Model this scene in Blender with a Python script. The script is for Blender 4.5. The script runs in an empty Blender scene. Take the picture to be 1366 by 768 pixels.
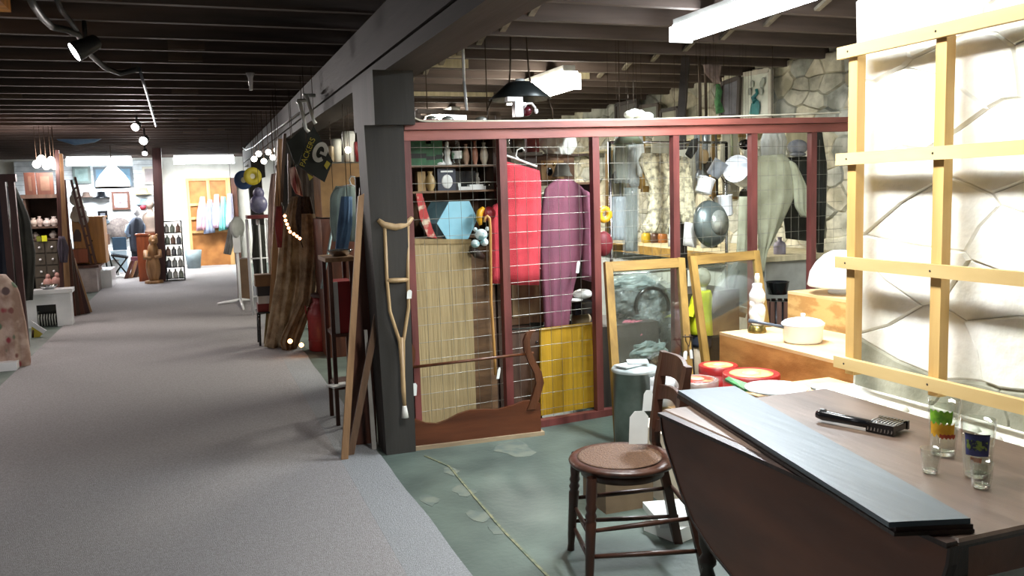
import bpy, bmesh, math, random
from mathutils import Vector as V, Matrix, noise
random.seed(7)
PI = math.pi
C = bpy.context.scene.collection
# ------------------------------------------------------------ camera
F, H = 1150.0, 1.5
_a = V((257 - 683, 270 - 384, F)).normalized()
_j = V((1, -.03, 0)); _j = (_j - _a * _a.dot(_j)).normalized()
_d = _a.cross(_j).normalized()
if _d.y < 0: _d = -_d
def cam2w(v): return V((_j.dot(v), _a.dot(v), -_d.dot(v)))
cam = bpy.data.cameras.new('camera'); camo = bpy.data.objects.new('camera', cam); C.objects.link(camo)
X_, Y_, Z_ = cam2w(V((1, 0, 0))), cam2w(V((0, -1, 0))), cam2w(V((0, 0, -1)))
camo.matrix_world = Matrix(((X_.x, Y_.x, Z_.x, 0), (X_.y, Y_.y, Z_.y, 0), (X_.z, Y_.z, Z_.z, H), (0, 0, 0, 1)))
cam.sensor_fit = 'HORIZONTAL'; cam.angle = 2 * math.atan(683 / F); cam.clip_start = .05
bpy.context.scene.camera = camo
# ------------------------------------------------------------ world, exposure, big lights
S = bpy.context.scene
w = bpy.data.worlds.new('world'); S.world = w; w.use_nodes = True
w.node_tree.nodes['Background'].inputs[0].default_value = (.5, .55, .6, 1)
w.node_tree.nodes['Background'].inputs[1].default_value = .3
S.view_settings.view_transform = 'Standard'; S.view_settings.look = 'None'
S.view_settings.exposure = 0.15; S.view_settings.gamma = 1.0; S.view_settings.use_curve_mapping = False
def area(name, loc, sx, sy, power, col=(1, 1, 1), rot=(0, 0, 0), spread=PI):
    l = bpy.data.lights.new(name, 'AREA'); l.shape = 'RECTANGLE'; l.size = sx; l.size_y = sy
    l.energy = power; l.color = col; l.spread = spread
    o = bpy.data.objects.new(name, l); C.objects.link(o); o.location = loc; o.rotation_euler = rot
    return o
COOL = (.88, .95, 1)
area('tube_light_near', (2.92, 4.15, 2.395), .14, 1.25, 115, COOL)          # the long fluorescent at top right
area('tube_light_far', (3.0, 7.3, 2.33), .24, 1.2, 130, (1, .97, .86))      # second fluorescent in the wares room
area('tube_light_counter', (1.35, 2.5, 2.33), .24, 1.2, 70, (1, .99, .94))  # the fixture above the viewer
area('tube_light_far_back', (3.0, 10.6, 2.33), .24, 1.2, 100, (1, .93, .8))
area('tube_light_end_a', (-1.8, 20.39, 2.36), 1.2, .3, 520, (.92, .96, 1))
area('tube_light_end_b', (.3, 20.39, 2.36), 1.2, .3, 400, (1, .98, .92))
area('tube_light_end_c', (-1.0, 17.6, 2.36), .24, 1.2, 60, (.95, .95, 1))
area('fill_light_entry', (-.8, .3, 2.36), .24, 1.2, 13, (.95, .97, 1))  # unseen fill light that lifts the near end of the carpet

area('fill_light_left', (-3.1, 7.2, 2.36), .24, 1.2, 46, (1, .91, .92))  # added fill from out of view, brightens the carpet from the left
area('fill_light_left_back', (-3.3, 11.8, 2.36), .24, 1.2, 50, (1, .88, .84))  # added fill for the dim left displays, has no fixture
area('warm_fill_left_back', (-3.2, 11.2, 2.3), .25, .25, 26, (1, .6, .42), rot=(PI, 0, 0))  # added uplight that warms the left ceiling, unseen
area('warm_lamp_left', (-2.3, 4.9, 2.42), .2, .2, 22, (1, .58, .3), rot=(PI, 0, 0))
# ------------------------------------------------------------ pixel helpers: a pixel of the photo -> a point on a real plane
def ray(px, py): return cam2w(V(((px - 683) / F, (py - 384) / F, 1)))
O = V((0, 0, H))
def PZ(px, py, z): r = ray(px, py); return O + r * ((z - H) / r.z)
def PY(px, py, y): r = ray(px, py); return O + r * (y / r.y)
def PX(px, py, x): r = ray(px, py); return O + r * (x / r.x)
FA = V((1.036, 4.896, 0)); FB = V((2.48, 5.076, 0)); FD = (FB - FA).normalized(); FN = V((-FD.y, FD.x, 0))
def PF(px, py, off=0.0):
    r = ray(px, py); return O + r * (((FA + FN * off - O).dot(FN)) / r.dot(FN))
def FS(s, z, off=0.0): p = FA + FD * s + FN * off; return V((p.x, p.y, z))
def mpp(p): return (p - O).dot(-Z_) / F        # metres per pixel at a point

# ------------------------------------------------------------ materials
def lin(c):
    if isinstance(c, str):
        c = [int(c[i:i + 2], 16) / 255 for i in (0, 2, 4)]
        return tuple((x / 12.92 if x <= .04045 else ((x + .055) / 1.055) ** 2.4) for x in c)
    return c
_m = {}
def mat(name, c, rough=.6, metal=0., c2=None, scale=6., st=(1, 1, 1), bump=0., bs=None, trans=0., emit=0., spec=None, detail=4, lo=.35, hi=.65, gen=False):
    if name in _m: return _m[name]
    m = bpy.data.materials.new(name); m.use_nodes = True; _m[name] = m
    nt = m.node_tree; b = nt.nodes['Principled BSDF']
    c = lin(c); c2 = lin(c2) if c2 else tuple(x * .72 for x in c)
    tc = nt.nodes.new('ShaderNodeTexCoord'); mp = nt.nodes.new('ShaderNodeMapping'); mp.inputs['Scale'].default_value = st
    nt.links.new(tc.outputs['Object'], mp.inputs[0])
    n = nt.nodes.new('ShaderNodeTexNoise'); n.inputs['Scale'].default_value = scale; n.inputs['Detail'].default_value = detail
    nt.links.new(mp.outputs[0], n.inputs['Vector'])
    r = nt.nodes.new('ShaderNodeValToRGB'); r.color_ramp.elements[0].position = lo; r.color_ramp.elements[1].position = hi
    r.color_ramp.elements[0].color = (*c2, 1); r.color_ramp.elements[1].color = (*c, 1)
    nt.links.new(n.outputs['Fac'], r.inputs[0]); nt.links.new(r.outputs[0], b.inputs['Base Color'])
    b.inputs['Roughness'].default_value = rough; b.inputs['Metallic'].default_value = metal
    if spec is not None: b.inputs['Specular IOR Level'].default_value = spec
    if trans: b.inputs['Transmission Weight'].default_value = trans
    if emit:
        b.inputs['Emission Color'].default_value = (*c, 1); b.inputs['Emission Strength'].default_value = emit
    if bump:
        n2 = nt.nodes.new('ShaderNodeTexNoise'); n2.inputs['Scale'].default_value = bs or scale * 4; n2.inputs['Detail'].default_value = 3
        nt.links.new(mp.outputs[0], n2.inputs['Vector'])
        bp = nt.nodes.new('ShaderNodeBump'); bp.inputs['Strength'].default_value = min(1, bump); bp.inputs['Distance'].default_value = .01 * max(1, bump)
        nt.links.new(n2.outputs['Fac'], bp.inputs['Height']); nt.links.new(bp.outputs[0], b.inputs['Normal'])
    return m
def wood(name, c, c2=None, rough=.5, st=(1, 1, .12), scale=18, bump=.15): return mat(name, c, rough, 0, c2, scale, st, bump, lo=.3, hi=.7)
def thin_glass(name, tint=(.95, .97, .96), k=.12):
    if name in _m: return _m[name]
    m = bpy.data.materials.new(name); m.use_nodes = True; _m[name] = m; nt = m.node_tree
    nt.nodes.remove(nt.nodes['Principled BSDF']); out = nt.nodes['Material Output']
    t = nt.nodes.new('ShaderNodeBsdfTransparent'); t.inputs[0].default_value = (*tint, 1)
    g = nt.nodes.new('ShaderNodeBsdfGlossy'); g.inputs['Roughness'].default_value = .03
    fr = nt.nodes.new('ShaderNodeLayerWeight'); fr.inputs[0].default_value = .5
    pw = nt.nodes.new('ShaderNodeMath'); pw.operation = 'POWER'; pw.inputs[1].default_value = 3.5; nt.links.new(fr.outputs['Facing'], pw.inputs[0])
    mx = nt.nodes.new('ShaderNodeMath'); mx.operation = 'MULTIPLY_ADD'; mx.inputs[1].default_value = .6; mx.inputs[2].default_value = k; nt.links.new(pw.outputs[0], mx.inputs[0])
    x = nt.nodes.new('ShaderNodeMixShader'); nt.links.new(mx.outputs[0], x.inputs[0])
    nt.links.new(t.outputs[0], x.inputs[1]); nt.links.new(g.outputs[0], x.inputs[2]); nt.links.new(x.outputs[0], out.inputs[0])
    return m
def film(name, col, alpha):
    if name in _m: return _m[name]
    m = bpy.data.materials.new(name); m.use_nodes = True; _m[name] = m; nt = m.node_tree
    b = nt.nodes['Principled BSDF']; b.inputs['Base Color'].default_value = (*lin(col), 1); b.inputs['Roughness'].default_value = .18
    n = nt.nodes.new('ShaderNodeTexNoise'); n.inputs['Scale'].default_value = 9
    r = nt.nodes.new('ShaderNodeMapRange'); r.inputs[3].default_value = alpha * .3; r.inputs[4].default_value = min(1, alpha * 1.7)
    nt.links.new(n.outputs['Fac'], r.inputs[0]); nt.links.new(r.outputs[0], b.inputs['Alpha'])
    return m

# ------------------------------------------------------------ mesh builder
class MB:
    def __init__(s): s.v = []; s.f = []; s.sm = []
    def add(s, vs, fs, smooth=False):
        k = len(s.v); s.v += [V(p) for p in vs]; s.f += [tuple(i + k for i in f) for f in fs]; s.sm += [smooth] * len(fs); return s
    def hexa(s, P):   # 8 corners: bottom 4 ccw, top 4 ccw
        return s.add(P, [(3, 2, 1, 0), (4, 5, 6, 7), (0, 1, 5, 4), (1, 2, 6, 5), (2, 3, 7, 6), (3, 0, 4, 7)])
    def box(s, c, sz, rz=0, M=None, bev=0):
        x, y, z = sz[0] / 2, sz[1] / 2, sz[2] / 2
        R = M or Matrix.Rotation(rz, 3, 'Z'); c = V(c)
        P = [(-x, -y, -z), (x, -y, -z), (x, y, -z), (-x, y, -z), (-x, -y, z), (x, -y, z), (x, y, z), (-x, y, z)]
        return s.hexa([R @ V(p) + c for p in P])
    def b2(s, lo, hi): lo, hi = V(lo), V(hi); return s.box((lo + hi) / 2, hi - lo)
    def bar(s, p, q, w, t, up=(0, 0, 1)):   # p->q ; w across (perp to up), t along up
        p, q = V(p), V(q); d = (q - p); L = d.length; d.normalize(); up = V(up)
        if abs(d.dot(up.normalized())) > .98: up = V((0, 1, 0)) if abs(d.y) < .9 else V((1, 0, 0))
        a = d.cross(up).normalized(); b = a.cross(d).normalized()
        return s.box((p + q) / 2, (w, L, t), M=Matrix((a, d, b)).transposed())
    def tube(s, pts, r, n=8, cap=True):
        pts = [V(p) for p in pts]; N = len(pts); rs = r if isinstance(r, (list, tuple)) else [r] * N
        t0 = (pts[1] - pts[0]).normalized(); u = t0.orthogonal().normalized(); vs = []
        for i, p in enumerate(pts):
            t = (pts[min(i + 1, N - 1)] - pts[max(i - 1, 0)]).normalized()
            u = (u - t * u.dot(t)).normalized(); w_ = t.cross(u)
            vs += [p + (u * math.cos(2 * PI * k / n) + w_ * math.sin(2 * PI * k / n)) * rs[i] for k in range(n)]
        fs = [(i * n + k, i * n + (k + 1) % n, (i + 1) * n + (k + 1) % n, (i + 1) * n + k) for i in range(N - 1) for k in range(n)]
        s.add(vs, fs, True)
        if cap: s.add([vs[k] for k in range(n)], [tuple(range(n - 1, -1, -1))]); s.add([vs[(N - 1) * n + k] for k in range(n)], [tuple(range(n))])
        return s
    def lathe(s, prof, c=(0, 0, 0), n=24, M=None, sx=1, sy=1):
        c = V(c); R = M or Matrix.Identity(3); vs = []
        for r, z in prof:
            vs += [R @ V((max(r, 1e-4) * sx * math.cos(2 * PI * k / n), max(r, 1e-4) * sy * math.sin(2 * PI * k / n), z)) + c for k in range(n)]
        fs = [(i * n + k, i * n + (k + 1) % n, (i + 1) * n + (k + 1) % n, (i + 1) * n + k) for i in range(len(prof) - 1) for k in range(n)]
        return s.add(vs, fs, True)
    def prism(s, poly, th):   # poly: world points (planar), th: extrusion vector
        n = len(poly); P = [V(p) for p in poly]; T = V(th)
        s.add(P + [p + T for p in P], [tuple(range(n - 1, -1, -1)), tuple(range(n, 2 * n))] + [(i, (i + 1) % n, n + (i + 1) % n, n + i) for i in range(n)])
        return s
    def sph(s, c, r, n=14, m=8):
        r = (r, r, r) if isinstance(r, (int, float)) else r
        prof = [(math.sin(PI * i / m), -math.cos(PI * i / m)) for i in range(m + 1)]
        c = V(c); vs = []
        for a, z in prof: vs += [c + V((a * r[0] * math.cos(2 * PI * k / n), a * r[1] * math.sin(2 * PI * k / n), z * r[2])) for k in range(n)]
        return s.add(vs, [(i * n + k, i * n + (k + 1) % n, (i + 1) * n + (k + 1) % n, (i + 1) * n + k) for i in range(m) for k in range(n)], True)
    def build(s, name, m, parent=None, base=None, rot=0, clean=True):
        me = bpy.data.meshes.new(name)
        if parent is not None: base = parent['_b'] if '_b' in parent else (0, 0, 0)
        b = V(base) if base is not None else V((0, 0, 0))
        me.from_pydata([p - b for p in s.v], [], s.f)
        for p, q in zip(me.polygons, s.sm): p.use_smooth = q
        bm = bmesh.new(); bm.from_mesh(me); bmesh.ops.remove_doubles(bm, verts=bm.verts, dist=1e-5) if clean else None
        bmesh.ops.recalc_face_normals(bm, faces=bm.faces); bm.to_mesh(me); bm.free()
        me.materials.append(m)
        o = bpy.data.objects.new(name, me); C.objects.link(o)
        if parent is not None:
            o.parent = parent; o['_b'] = tuple(b)
        elif base is not None: o.location = b; o['_b'] = tuple(b)
        return o
def tag(o, label, cat, group=None, kind=None):
    if label: o['label'] = label
    if cat: o['category'] = cat
    if group: o['group'] = group
    if kind: o['kind'] = kind
    return o
def thing(name, label, cat, loc=(0, 0, 0), group=None):
    o = bpy.data.objects.new(name, None); C.objects.link(o); o.location = loc; o['_b'] = tuple(loc)
    o.empty_display_size = .05
    return tag(o, label, cat, group)
def local(o): o['_b'] = (0, 0, 0); return o     # parts of this thing are authored in its own coordinates
def one(name, label, cat, mb, m, group=None):
    zs = min(p.z for p in mb.v); n = len(mb.v); cx = sum(p.x for p in mb.v) / n; cy = sum(p.y for p in mb.v) / n
    o = mb.build(name, m, base=(cx, cy, zs)); return tag(o, label, cat, group)
def struct(name, mb, m, parent=None):
    o = mb.build(name, m, parent)
    if parent is None: o['kind'] = 'structure'; o['_b'] = (0, 0, 0)
    return o
def copy_tree(o, loc=None, rz=None, label=None, parent=None):
    kids = list(o.children); c = o.copy(); C.objects.link(c)
    if parent is not None: c.parent = parent
    if loc is not None: c.location = loc
    if rz is not None: c.rotation_euler = (0, 0, rz)
    if label: c['label'] = label
    for k in kids: copy_tree(k, parent=c)
    return c
def lerp(a, b, t): return a + (b - a) * t
def cloth(plane, rows, amp=.012, folds=5, thick=.03, n=(0, -1, 0), nu=28, nv=14, seed=0, fl=True):
    """a hung cloth body: rows of (left px, left py, right px, right py) from top to bottom on a plane"""
    rnd = random.Random(seed); ph = rnd.random() * 6; n = V(n).normalized(); mb = MB(); vs = []
    R = len(rows) - 1
    for j in range(nv + 1):
        t = j / nv * R; i = min(int(t), R - 1); f = t - i; a, b = rows[i], rows[i + 1]
        xl, yl, xr, yr = [lerp(a[k], b[k], f) for k in range(4)]
        P, Q = plane(xl, yl), plane(xr, yr); v = j / nv; ring = []
        for k in range(nu + 1):
            u = k / nu; bul = math.sqrt(max(0, math.sin(PI * u))); g = .35 + .65 * v if fl else 1
            w_ = math.sin(folds * 2 * PI * (u + .09 * math.sin(2.4 * v + ph)) + ph) * (.35 + .4 * noise.noise((u * 3, v * 2, ph))) + 1.1 * noise.noise((u * folds * 1.3 + ph, v * 2.2 + u, ph)) + .5 * noise.noise((u * folds * 3 + ph, v * 5, ph))
            ring.append(P.lerp(Q, u) + n * (thick * bul + amp * w_ * g * bul))
        for k in range(nu - 1, 0, -1):
            u = k / nu; bul = math.sqrt(max(0, math.sin(PI * u)))
            ring.append(P.lerp(Q, u) - n * (thick * .6 * bul))
        vs += ring
    m = 2 * nu
    fs = [(j * m + k, j * m + (k + 1) % m, (j + 1) * m + (k + 1) % m, (j + 1) * m + k) for j in range(nv) for k in range(m)]
    mb.add(vs, fs, True)
    mb.add(vs[:m], [tuple(range(m))]); mb.add(vs[-m:], [tuple(range(m - 1, -1, -1))])
    return mb
def voronoi(x0, x1, y0, y1, n, seed, an=.6):
    rnd = random.Random(seed); W, Hh = (x1 - x0), (y1 - y0); pts = []
    for _ in range(n):
        best = None
        for k in range(8):
            p = (x0 + rnd.random() * W, y0 + rnd.random() * Hh)
            dd = min([((p[0] - q[0]) * an) ** 2 + (p[1] - q[1]) ** 2 for q in pts] or [9])
            if best is None or dd > best[0]: best = (dd, p)
        pts.append(best[1])
    out = []
    for i, p in enumerate(pts):
        poly = [(x0, y0), (x1, y0), (x1, y1), (x0, y1)]
        for q in sorted(pts, key=lambda q: ((p[0] - q[0]) * an) ** 2 + (p[1] - q[1]) ** 2)[1:16]:
            mx, my = (p[0] + q[0]) / 2, (p[1] + q[1]) / 2; nx, ny = (q[0] - p[0]) * an * an, q[1] - p[1]
            new = []
            for k in range(len(poly)):
                a, b = poly[k], poly[(k + 1) % len(poly)]
                da = (a[0] - mx) * nx + (a[1] - my) * ny; db = (b[0] - mx) * nx + (b[1] - my) * ny
                if da <= 0: new.append(a)
                if da * db < 0: t = da / (da - db); new.append((a[0] + (b[0] - a[0]) * t, a[1] + (b[1] - a[1]) * t))
            poly = new
            if len(poly) < 3: break
        if len(poly) >= 3: out.append((p, poly))
    return out

# ------------------------------------------------------------ setting
XL, XR, Y0, Y1, ZC = -4.6, 5.1, -3.0, 21.7, 2.54
green_floor = mat('green_floor', '626f66', .5, 0, '3b4642', 2.2, (1, 1, 1), .25, 30, detail=8, lo=.3, hi=.72)
carpet_m = mat('carpet', 'a3a1a2', .95, 0, '8b8786', 90, (1, 1, 1), .9, 260, detail=6, lo=.3, hi=.72, spec=.1)
carpet_m2 = mat('carpet_pale', '9fa1a3', .95, 0, '888a8c', 95, (1, 1, 1), .9, 260, detail=6, lo=.3, hi=.72, spec=.1)
white_wall = mat('white_paint', 'dcdcd6', .75, 0, 'c9c8c0', 3, bump=.3, bs=12)
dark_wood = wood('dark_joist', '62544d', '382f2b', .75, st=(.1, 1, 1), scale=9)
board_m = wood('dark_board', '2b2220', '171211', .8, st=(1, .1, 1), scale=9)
grey_wood = wood('grey_beam', '48413c', '302b27', .75, st=(1, .1, 1), scale=8)
post_m = wood('grey_post', '35322e', '262421', .7, scale=8)
struct('floor', MB().b2((XL, Y0, -.1), (XR, Y1, 0)), green_floor)
cp = MB().b2((-1.63, Y0, 0), (.70, Y1, .008)); struct('carpet_aisle', cp, carpet_m)
# right strip, its free edge a little uneven
ed = [(.932 + .006 * math.sin(y * 2.3) + .004 * math.sin(y * 7), y) for y in [Y0 + .2 * i for i in range(0, 123)]]
cs = MB(); P = [(x, y) for x, y in ed]
for (xa, ya), (xb, yb) in zip(P, P[1:]):
    cs.hexa([(.70, ya, 0), (xa, ya, 0), (xb, yb, 0), (.70, yb, 0), (.70, ya, .0088), (xa, ya, .0095), (xb, yb, .0095), (.70, yb, .0088)])
struct('carpet_strip', cs, carpet_m2)
yl = mat('worn_yellow', '7c7a5c', .7, 0, '55604f', 25, lo=.4, hi=.6)
ln = MB(); lp = [(1.16, 4.75), (1.235, 4.5), (1.215, 4.0), (1.2, 3.5), (1.205, 3.0), (1.22, 2.2), (1.22, 1.0)]
for (xa, ya), (xb, yb) in zip(lp, lp[1:]):
    ln.hexa([(xa, ya, 0), (xa + .012, ya, 0), (xb + .012, yb, 0), (xb, yb, 0), (xa, ya, .004), (xa + .012, ya, .004), (xb + .012, yb, .004), (xb, yb, .004)])
struct('trim_1', ln, yl)
patch = mat('worn_patch', '6a7064', .7, 0, '55605a', 14, lo=.35, hi=.6)
sp = MB()
for (px, py, rr) in ((600, 628, .05), (618, 655, .06), (662, 707, .04), (572, 668, .05), (690, 600, .12), (640, 690, .06)):
    c = PZ(px, py, 0); n = 11; a = [(c.x + rr * (.6 + .6 * random.random()) * math.cos(2 * PI * k / n), c.y + rr * 1.6 * (.6 + .6 * random.random()) * math.sin(2 * PI * k / n), .0005) for k in range(n)]
    sp.prism(a, (0, 0, .0012))
struct('trim_2', sp, patch)
wall_l = struct('wall_left', MB().b2((XL - .1, Y0, 0), (XL, Y1, 2.8)), mat('left_wall', '6a5a50', .8, 0, '3c322d', 1.5))
struct('wall_back', MB().b2((XL, Y1, 0), (XR, Y1 + .1, 2.8)), white_wall)
struct('wall_front', MB().b2((XL, Y0 - .1, 0), (XR, Y0, 2.8)), mat('front_wall', '8a857c', .8))
# near stone pier, painted white; its stones are parts
wr = struct('wall_right', MB().b2((2.33, Y0, 0), (XR + .1, 2.6, 2.8)), mat('white_mortar', 'd6d5cc', .85, 0, 'aaa698', 5, bump=.6, bs=25))
stone_w = mat('white_stone', 'f0f0ec', .7, 0, 'dcdcd2', 7, bump=.7, bs=18, detail=8)
stone_lo = mat('grey_stone', 'a8a898', .8, 0, '7b7c6c', 5, bump=.8, bs=22, detail=8)
def stones(wall, plane_x, y0, y1, z0, z1, n, seed, mats, dmin, dmax, an, q=(.03, .13), dome=.012):
    rnd = random.Random(seed)
    for (p, poly) in voronoi(y0, y1, z0, z1, n, seed, an):
        d = dmin + (dmax - dmin) * rnd.random(); pj = []
        for e in range(len(poly)):     # break every edge once more so the joints wander
            a, b = poly[e], poly[(e + 1) % len(poly)]; mx, my = (a[0] + b[0]) / 2, (a[1] + b[1]) / 2; L = math.hypot(a[0] - b[0], a[1] - b[1])
            hsh = math.sin(mx * 127.1 + my * 311.7) * 43758.5; hsh = (hsh - math.floor(hsh)) - .5; s_ = 1 if (a < b) else -1
            pj.append(a)
            if L > .06: pj.append((mx + hsh * .22 * s_ * (b[1] - a[1]), my - hsh * .22 * s_ * (b[0] - a[0])))
        poly = pj; k = len(poly)
        A = [V((plane_x, lerp(a, p[0], q[0]), lerp(b, p[1], q[0] * 1.5))) for a, b in poly]
        B = [V((plane_x - d, lerp(a, p[0], q[1]), lerp(b, p[1], q[1] * 1.4))) for a, b in poly]
        cc = V((plane_x - d - dome, p[0], p[1]))
        mb = MB().add(A + B + [cc], [(i, (i + 1) % k, k + (i + 1) % k, k + i) for i in range(k)] + [(k + i, k + (i + 1) % k, 2 * k) for i in range(k)], False)
        mb.build('stone', mats(p, rnd), wall)
stones(wr, 2.332, -.6, 2.6, 0, 2.54, 110, 3, lambda p, r: stone_lo if (p[1] < .86) else stone_w, .006, .018, .5, (0, .05), .004)
wf = struct('wall_right_far', MB().b2((XR, 2.6, 0), (XR + .1, Y1, 2.8)), mat('old_mortar', 'd6d2c0', .9, 0, 'aeab99', 4, bump=.8, bs=20))
sm = [mat('field_stone_a', 'dcd9c6', .85, 0, '9a9887', 6, bump=.9, bs=16), mat('field_stone_b', 'c9cabf', .85, 0, '85877c', 5, bump=.9, bs=16), mat('field_stone_c', 'e6e0ca', .85, 0, 'aaa48c', 6, bump=.9, bs=16)]
stones(wf, XR, 4.6, 11.2, .9, 2.6, 270, 5, lambda p, r: r.choice(sm), .008, .035, .6, (.0, .09))
# white rubble ledge where the pier meets the table
led = MB(); rnd = random.Random(4)
for i in range(26):
    y = 2.58 - i * .075
    for q in range(3): led.sph((2.165 + rnd.uniform(-.02, .03), y + .025 * q, .735 + rnd.uniform(-.006, .004)), (rnd.uniform(.012, .03), rnd.uniform(.012, .024), rnd.uniform(.01, .02)), 7, 4)
led.b2((2.15, .6, 0), (2.33, 2.6, .735)); struct('trim_3', led, stone_w)
# ceiling
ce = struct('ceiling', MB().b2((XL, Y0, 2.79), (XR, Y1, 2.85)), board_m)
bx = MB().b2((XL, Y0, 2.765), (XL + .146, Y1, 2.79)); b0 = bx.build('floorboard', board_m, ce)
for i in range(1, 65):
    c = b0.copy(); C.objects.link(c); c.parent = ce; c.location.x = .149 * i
jy = [5.03 + .512 * i for i in range(-16, 33)]
j0 = MB().b2((XL, -.025, ZC), (XR, .025, 2.765)).build('joist', dark_wood, ce); j0.location.y = jy[0]
for i, y in enumerate(jy[1:]):
    c = j0.copy(); C.objects.link(c); c.parent = ce; c.location = (0, y, random.uniform(0, .012))
block_m = wood('blocking', '6b5a4c', '493c33', .75, st=(.2, 1, 1))
blk = MB().box((0, 0, 0), (.24, .03, .2)); bl0 = None
for x, k in ((.03, 19), (.02, 20), (.0, 24), (-.02, 27), (-.5, 21), (.02, 30), (-.55, 16), (-.6, 23), (-1.6, 25), (.4, 33), (.05, 34), (-1.2, 29)):
    if k >= len(jy): continue
    if bl0 is None: bl0 = blk.build('blocking', block_m, ce); c = bl0
    else: c = bl0.copy(); C.objects.link(c); c.parent = ce
    c.location = (x, jy[k] - .042, 2.655)
orange_b = MB().b2((-1.0, 5.05, 2.56), (-.86, 5.48, 2.76)).build('blocking', wood('warm_lit_plank', 'c98a3c', '8a5520', .6), ce)  # warm lamp light on this plank is put into its orange colour
br_m = wood('brace_wood', '8b8272', '5d564b', .7)
for xx in (2.0, 3.7):
    for k in range(14, 26):
        a, b = jy[k] + .03, jy[k + 1] - .03
        for q in (0, 1):
            z0, z1 = (2.57, 2.74) if q else (2.74, 2.57)
            MB().bar((xx + .05 * q, a, z0), (xx + .05 * q, b, z1), .04, .02).build('brace', br_m, ce)
pale_b = wood('pale_board', 'cfc4a0', 'a3977a', .7)
for (x, k, wd) in ((1.9, 20, .34), (1.75, 19, .3), (3.3, 21, .3)):
    MB().b2((x, jy[k] - .045, 2.55), (x + wd, jy[k] - .027, 2.7)).build('blocking', pale_b, ce)
MB().b2((XL + 5.68, 8.6, 2.5), (3.0, 8.64, 2.54)).build('batten', pale_b, ce)
# beam on posts
bm_ = MB().b2((1.04, Y0, 2.285), (1.28, 19, 2.54))
beam = struct('ceiling_beam', bm_, grey_wood)
MB().b2((1.05, Y0, 2.2), (1.28, 19, 2.275)).build('lower_plank', grey_wood, beam)
for y in (4.86, 10.4, 15.6):
    pst = struct('post', MB().hexa([(.965, y, 0), (1.14, y, 0), (1.14, y + .24, 0), (.965, y + .24, 0), (.925, y, 1.9), (1.15, y, 1.9), (1.15, y + .24, 1.9), (.925, y + .24, 1.9)]), post_m)
    MB().b2((.98, y - .03, 1.9), (1.21, y + .62, 2.2)).build('capital', post_m, pst)
# ============================================================ light fixtures of the place
glow = mat('tube_glow', 'f4fbff', .5, emit=24.0); glow_w = mat('tube_glow_warm', 'fff8e6', .5, emit=20.0)
metal_w = mat('white_enamel_metal', 'd9dad6', .45)
def fixture(x, y, label, m=glow, rz=0, L=1.25, W=1.0, z0=2.34):
    t = thing('fluorescent_fixture', label, 'ceiling light', (x, y, z0), 'fluorescent ceiling fixtures'); local(t); t.rotation_euler = (0, 0, rz)
    k_ = (2.537 - z0) / .197; MB().b2((-.055, -L / 2, .15 * k_), (.055, L / 2, .197 * k_)).build('housing', metal_w, t)
    k_ = (2.537 - z0) / .197; h = MB(); a = [(W * p, q) for p, q in [(-.09, .15), (-.12, .11), (-.125, .05), (-.09, .01), (.09, .01), (.125, .05), (.12, .11), (.09, .15)]]
    h.prism([(p, -L / 2, q * k_) for p, q in a], (0, L, 0)).build('diffuser', m, t)
    for s_ in (-1, 1): MB().b2((-.127 * W, s_ * L / 2 - .008, .0), (.127 * W, s_ * L / 2 + .008, .13 * k_)).build('end_cap', mat('frosted_cap', 'f0f4f6', .5, emit=3.0), t)
fixture(2.92, 4.17, 'long bright fluorescent fixture at the top right, nearest to the white stone wall', W=.62, z0=2.40)
fixture(1.35, 2.5, 'fluorescent fixture above the round caned chair and the drop-leaf table')
fixture(3.0, 7.3, 'shorter looking bright fluorescent fixture just right of the dark hanging lamp', glow_w, W=.8)
fixture(3.0, 10.6, 'fluorescent fixture deepest in the wares room, past the dark hanging lamp', glow_w)
fixture(-1.8, 20.39, 'fluorescent fixture over the slatted display wall at the end', rz=PI / 2)
fixture(.3, 20.39, 'fluorescent fixture in front of the plywood door at the end', rz=PI / 2)
# ============================================================ drop-leaf table
walnut = wood('table_wood', '5d3d2a', '3a2216', .32, st=(1, .12, 1), scale=14)
walnut_d = wood('leaf_wood', '7d4a2e', '4b2917', .42, st=(1, .2, .6), scale=7)
edge_d = wood('dark_moulding', '33221a', '1f130e', .4)
T = thing('drop_leaf_table', 'large dark wooden drop-leaf table with its curved leaf hanging down, by the white stone wall', 'table', (1.82, 1.92, 0))
top = MB(); xa, xb, ya, yb = 1.455, 2.14, 1.31, 2.53
def slab(mb, x0, x1, y0, y1, z0, z1, b=.006):
    P = [(x0, y0, z0), (x1, y0, z0), (x1, y1, z0), (x0, y1, z0), (x0, y0, z1 - b), (x1, y0, z1 - b), (x1, y1, z1 - b), (x0, y1, z1 - b), (x0 + b, y0 + b, z1), (x1 - b, y0 + b, z1), (x1 - b, y1 - b, z1), (x0 + b, y1 - b, z1)]
    mb.add(P, [(3, 2, 1, 0), (0, 1, 5, 4), (1, 2, 6, 5), (2, 3, 7, 6), (3, 0, 4, 7), (4, 5, 9, 8), (5, 6, 10, 9), (6, 7, 11, 10), (7, 4, 8, 11), (8, 9, 10, 11)])
slab(top, xa, xb, ya, yb, .738, .752); top.build('tabletop', wood('table_top_wood', '66554a', '4a3b31', .42, st=(1, .15, 1), scale=12, bump=.1), T)
ed_ = MB(); slab(ed_, xa + .008, xb, ya + .010, yb - .01, .726, .738); ed_.build('moulded_edge', edge_d, T)
ap = MB().b2((xa + .055, ya + .09, .60), (xb - .06, ya + .11, .726)).b2((xa + .055, yb - .11, .60), (xb - .06, yb - .09, .726)).b2((xa + .055, ya + .09, .60), (xa + .075, yb - .09, .726)).b2((xb - .08, ya + .09, .60), (xb - .06, yb - .09, .726))
ap.build('apron', walnut_d, T)
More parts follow.
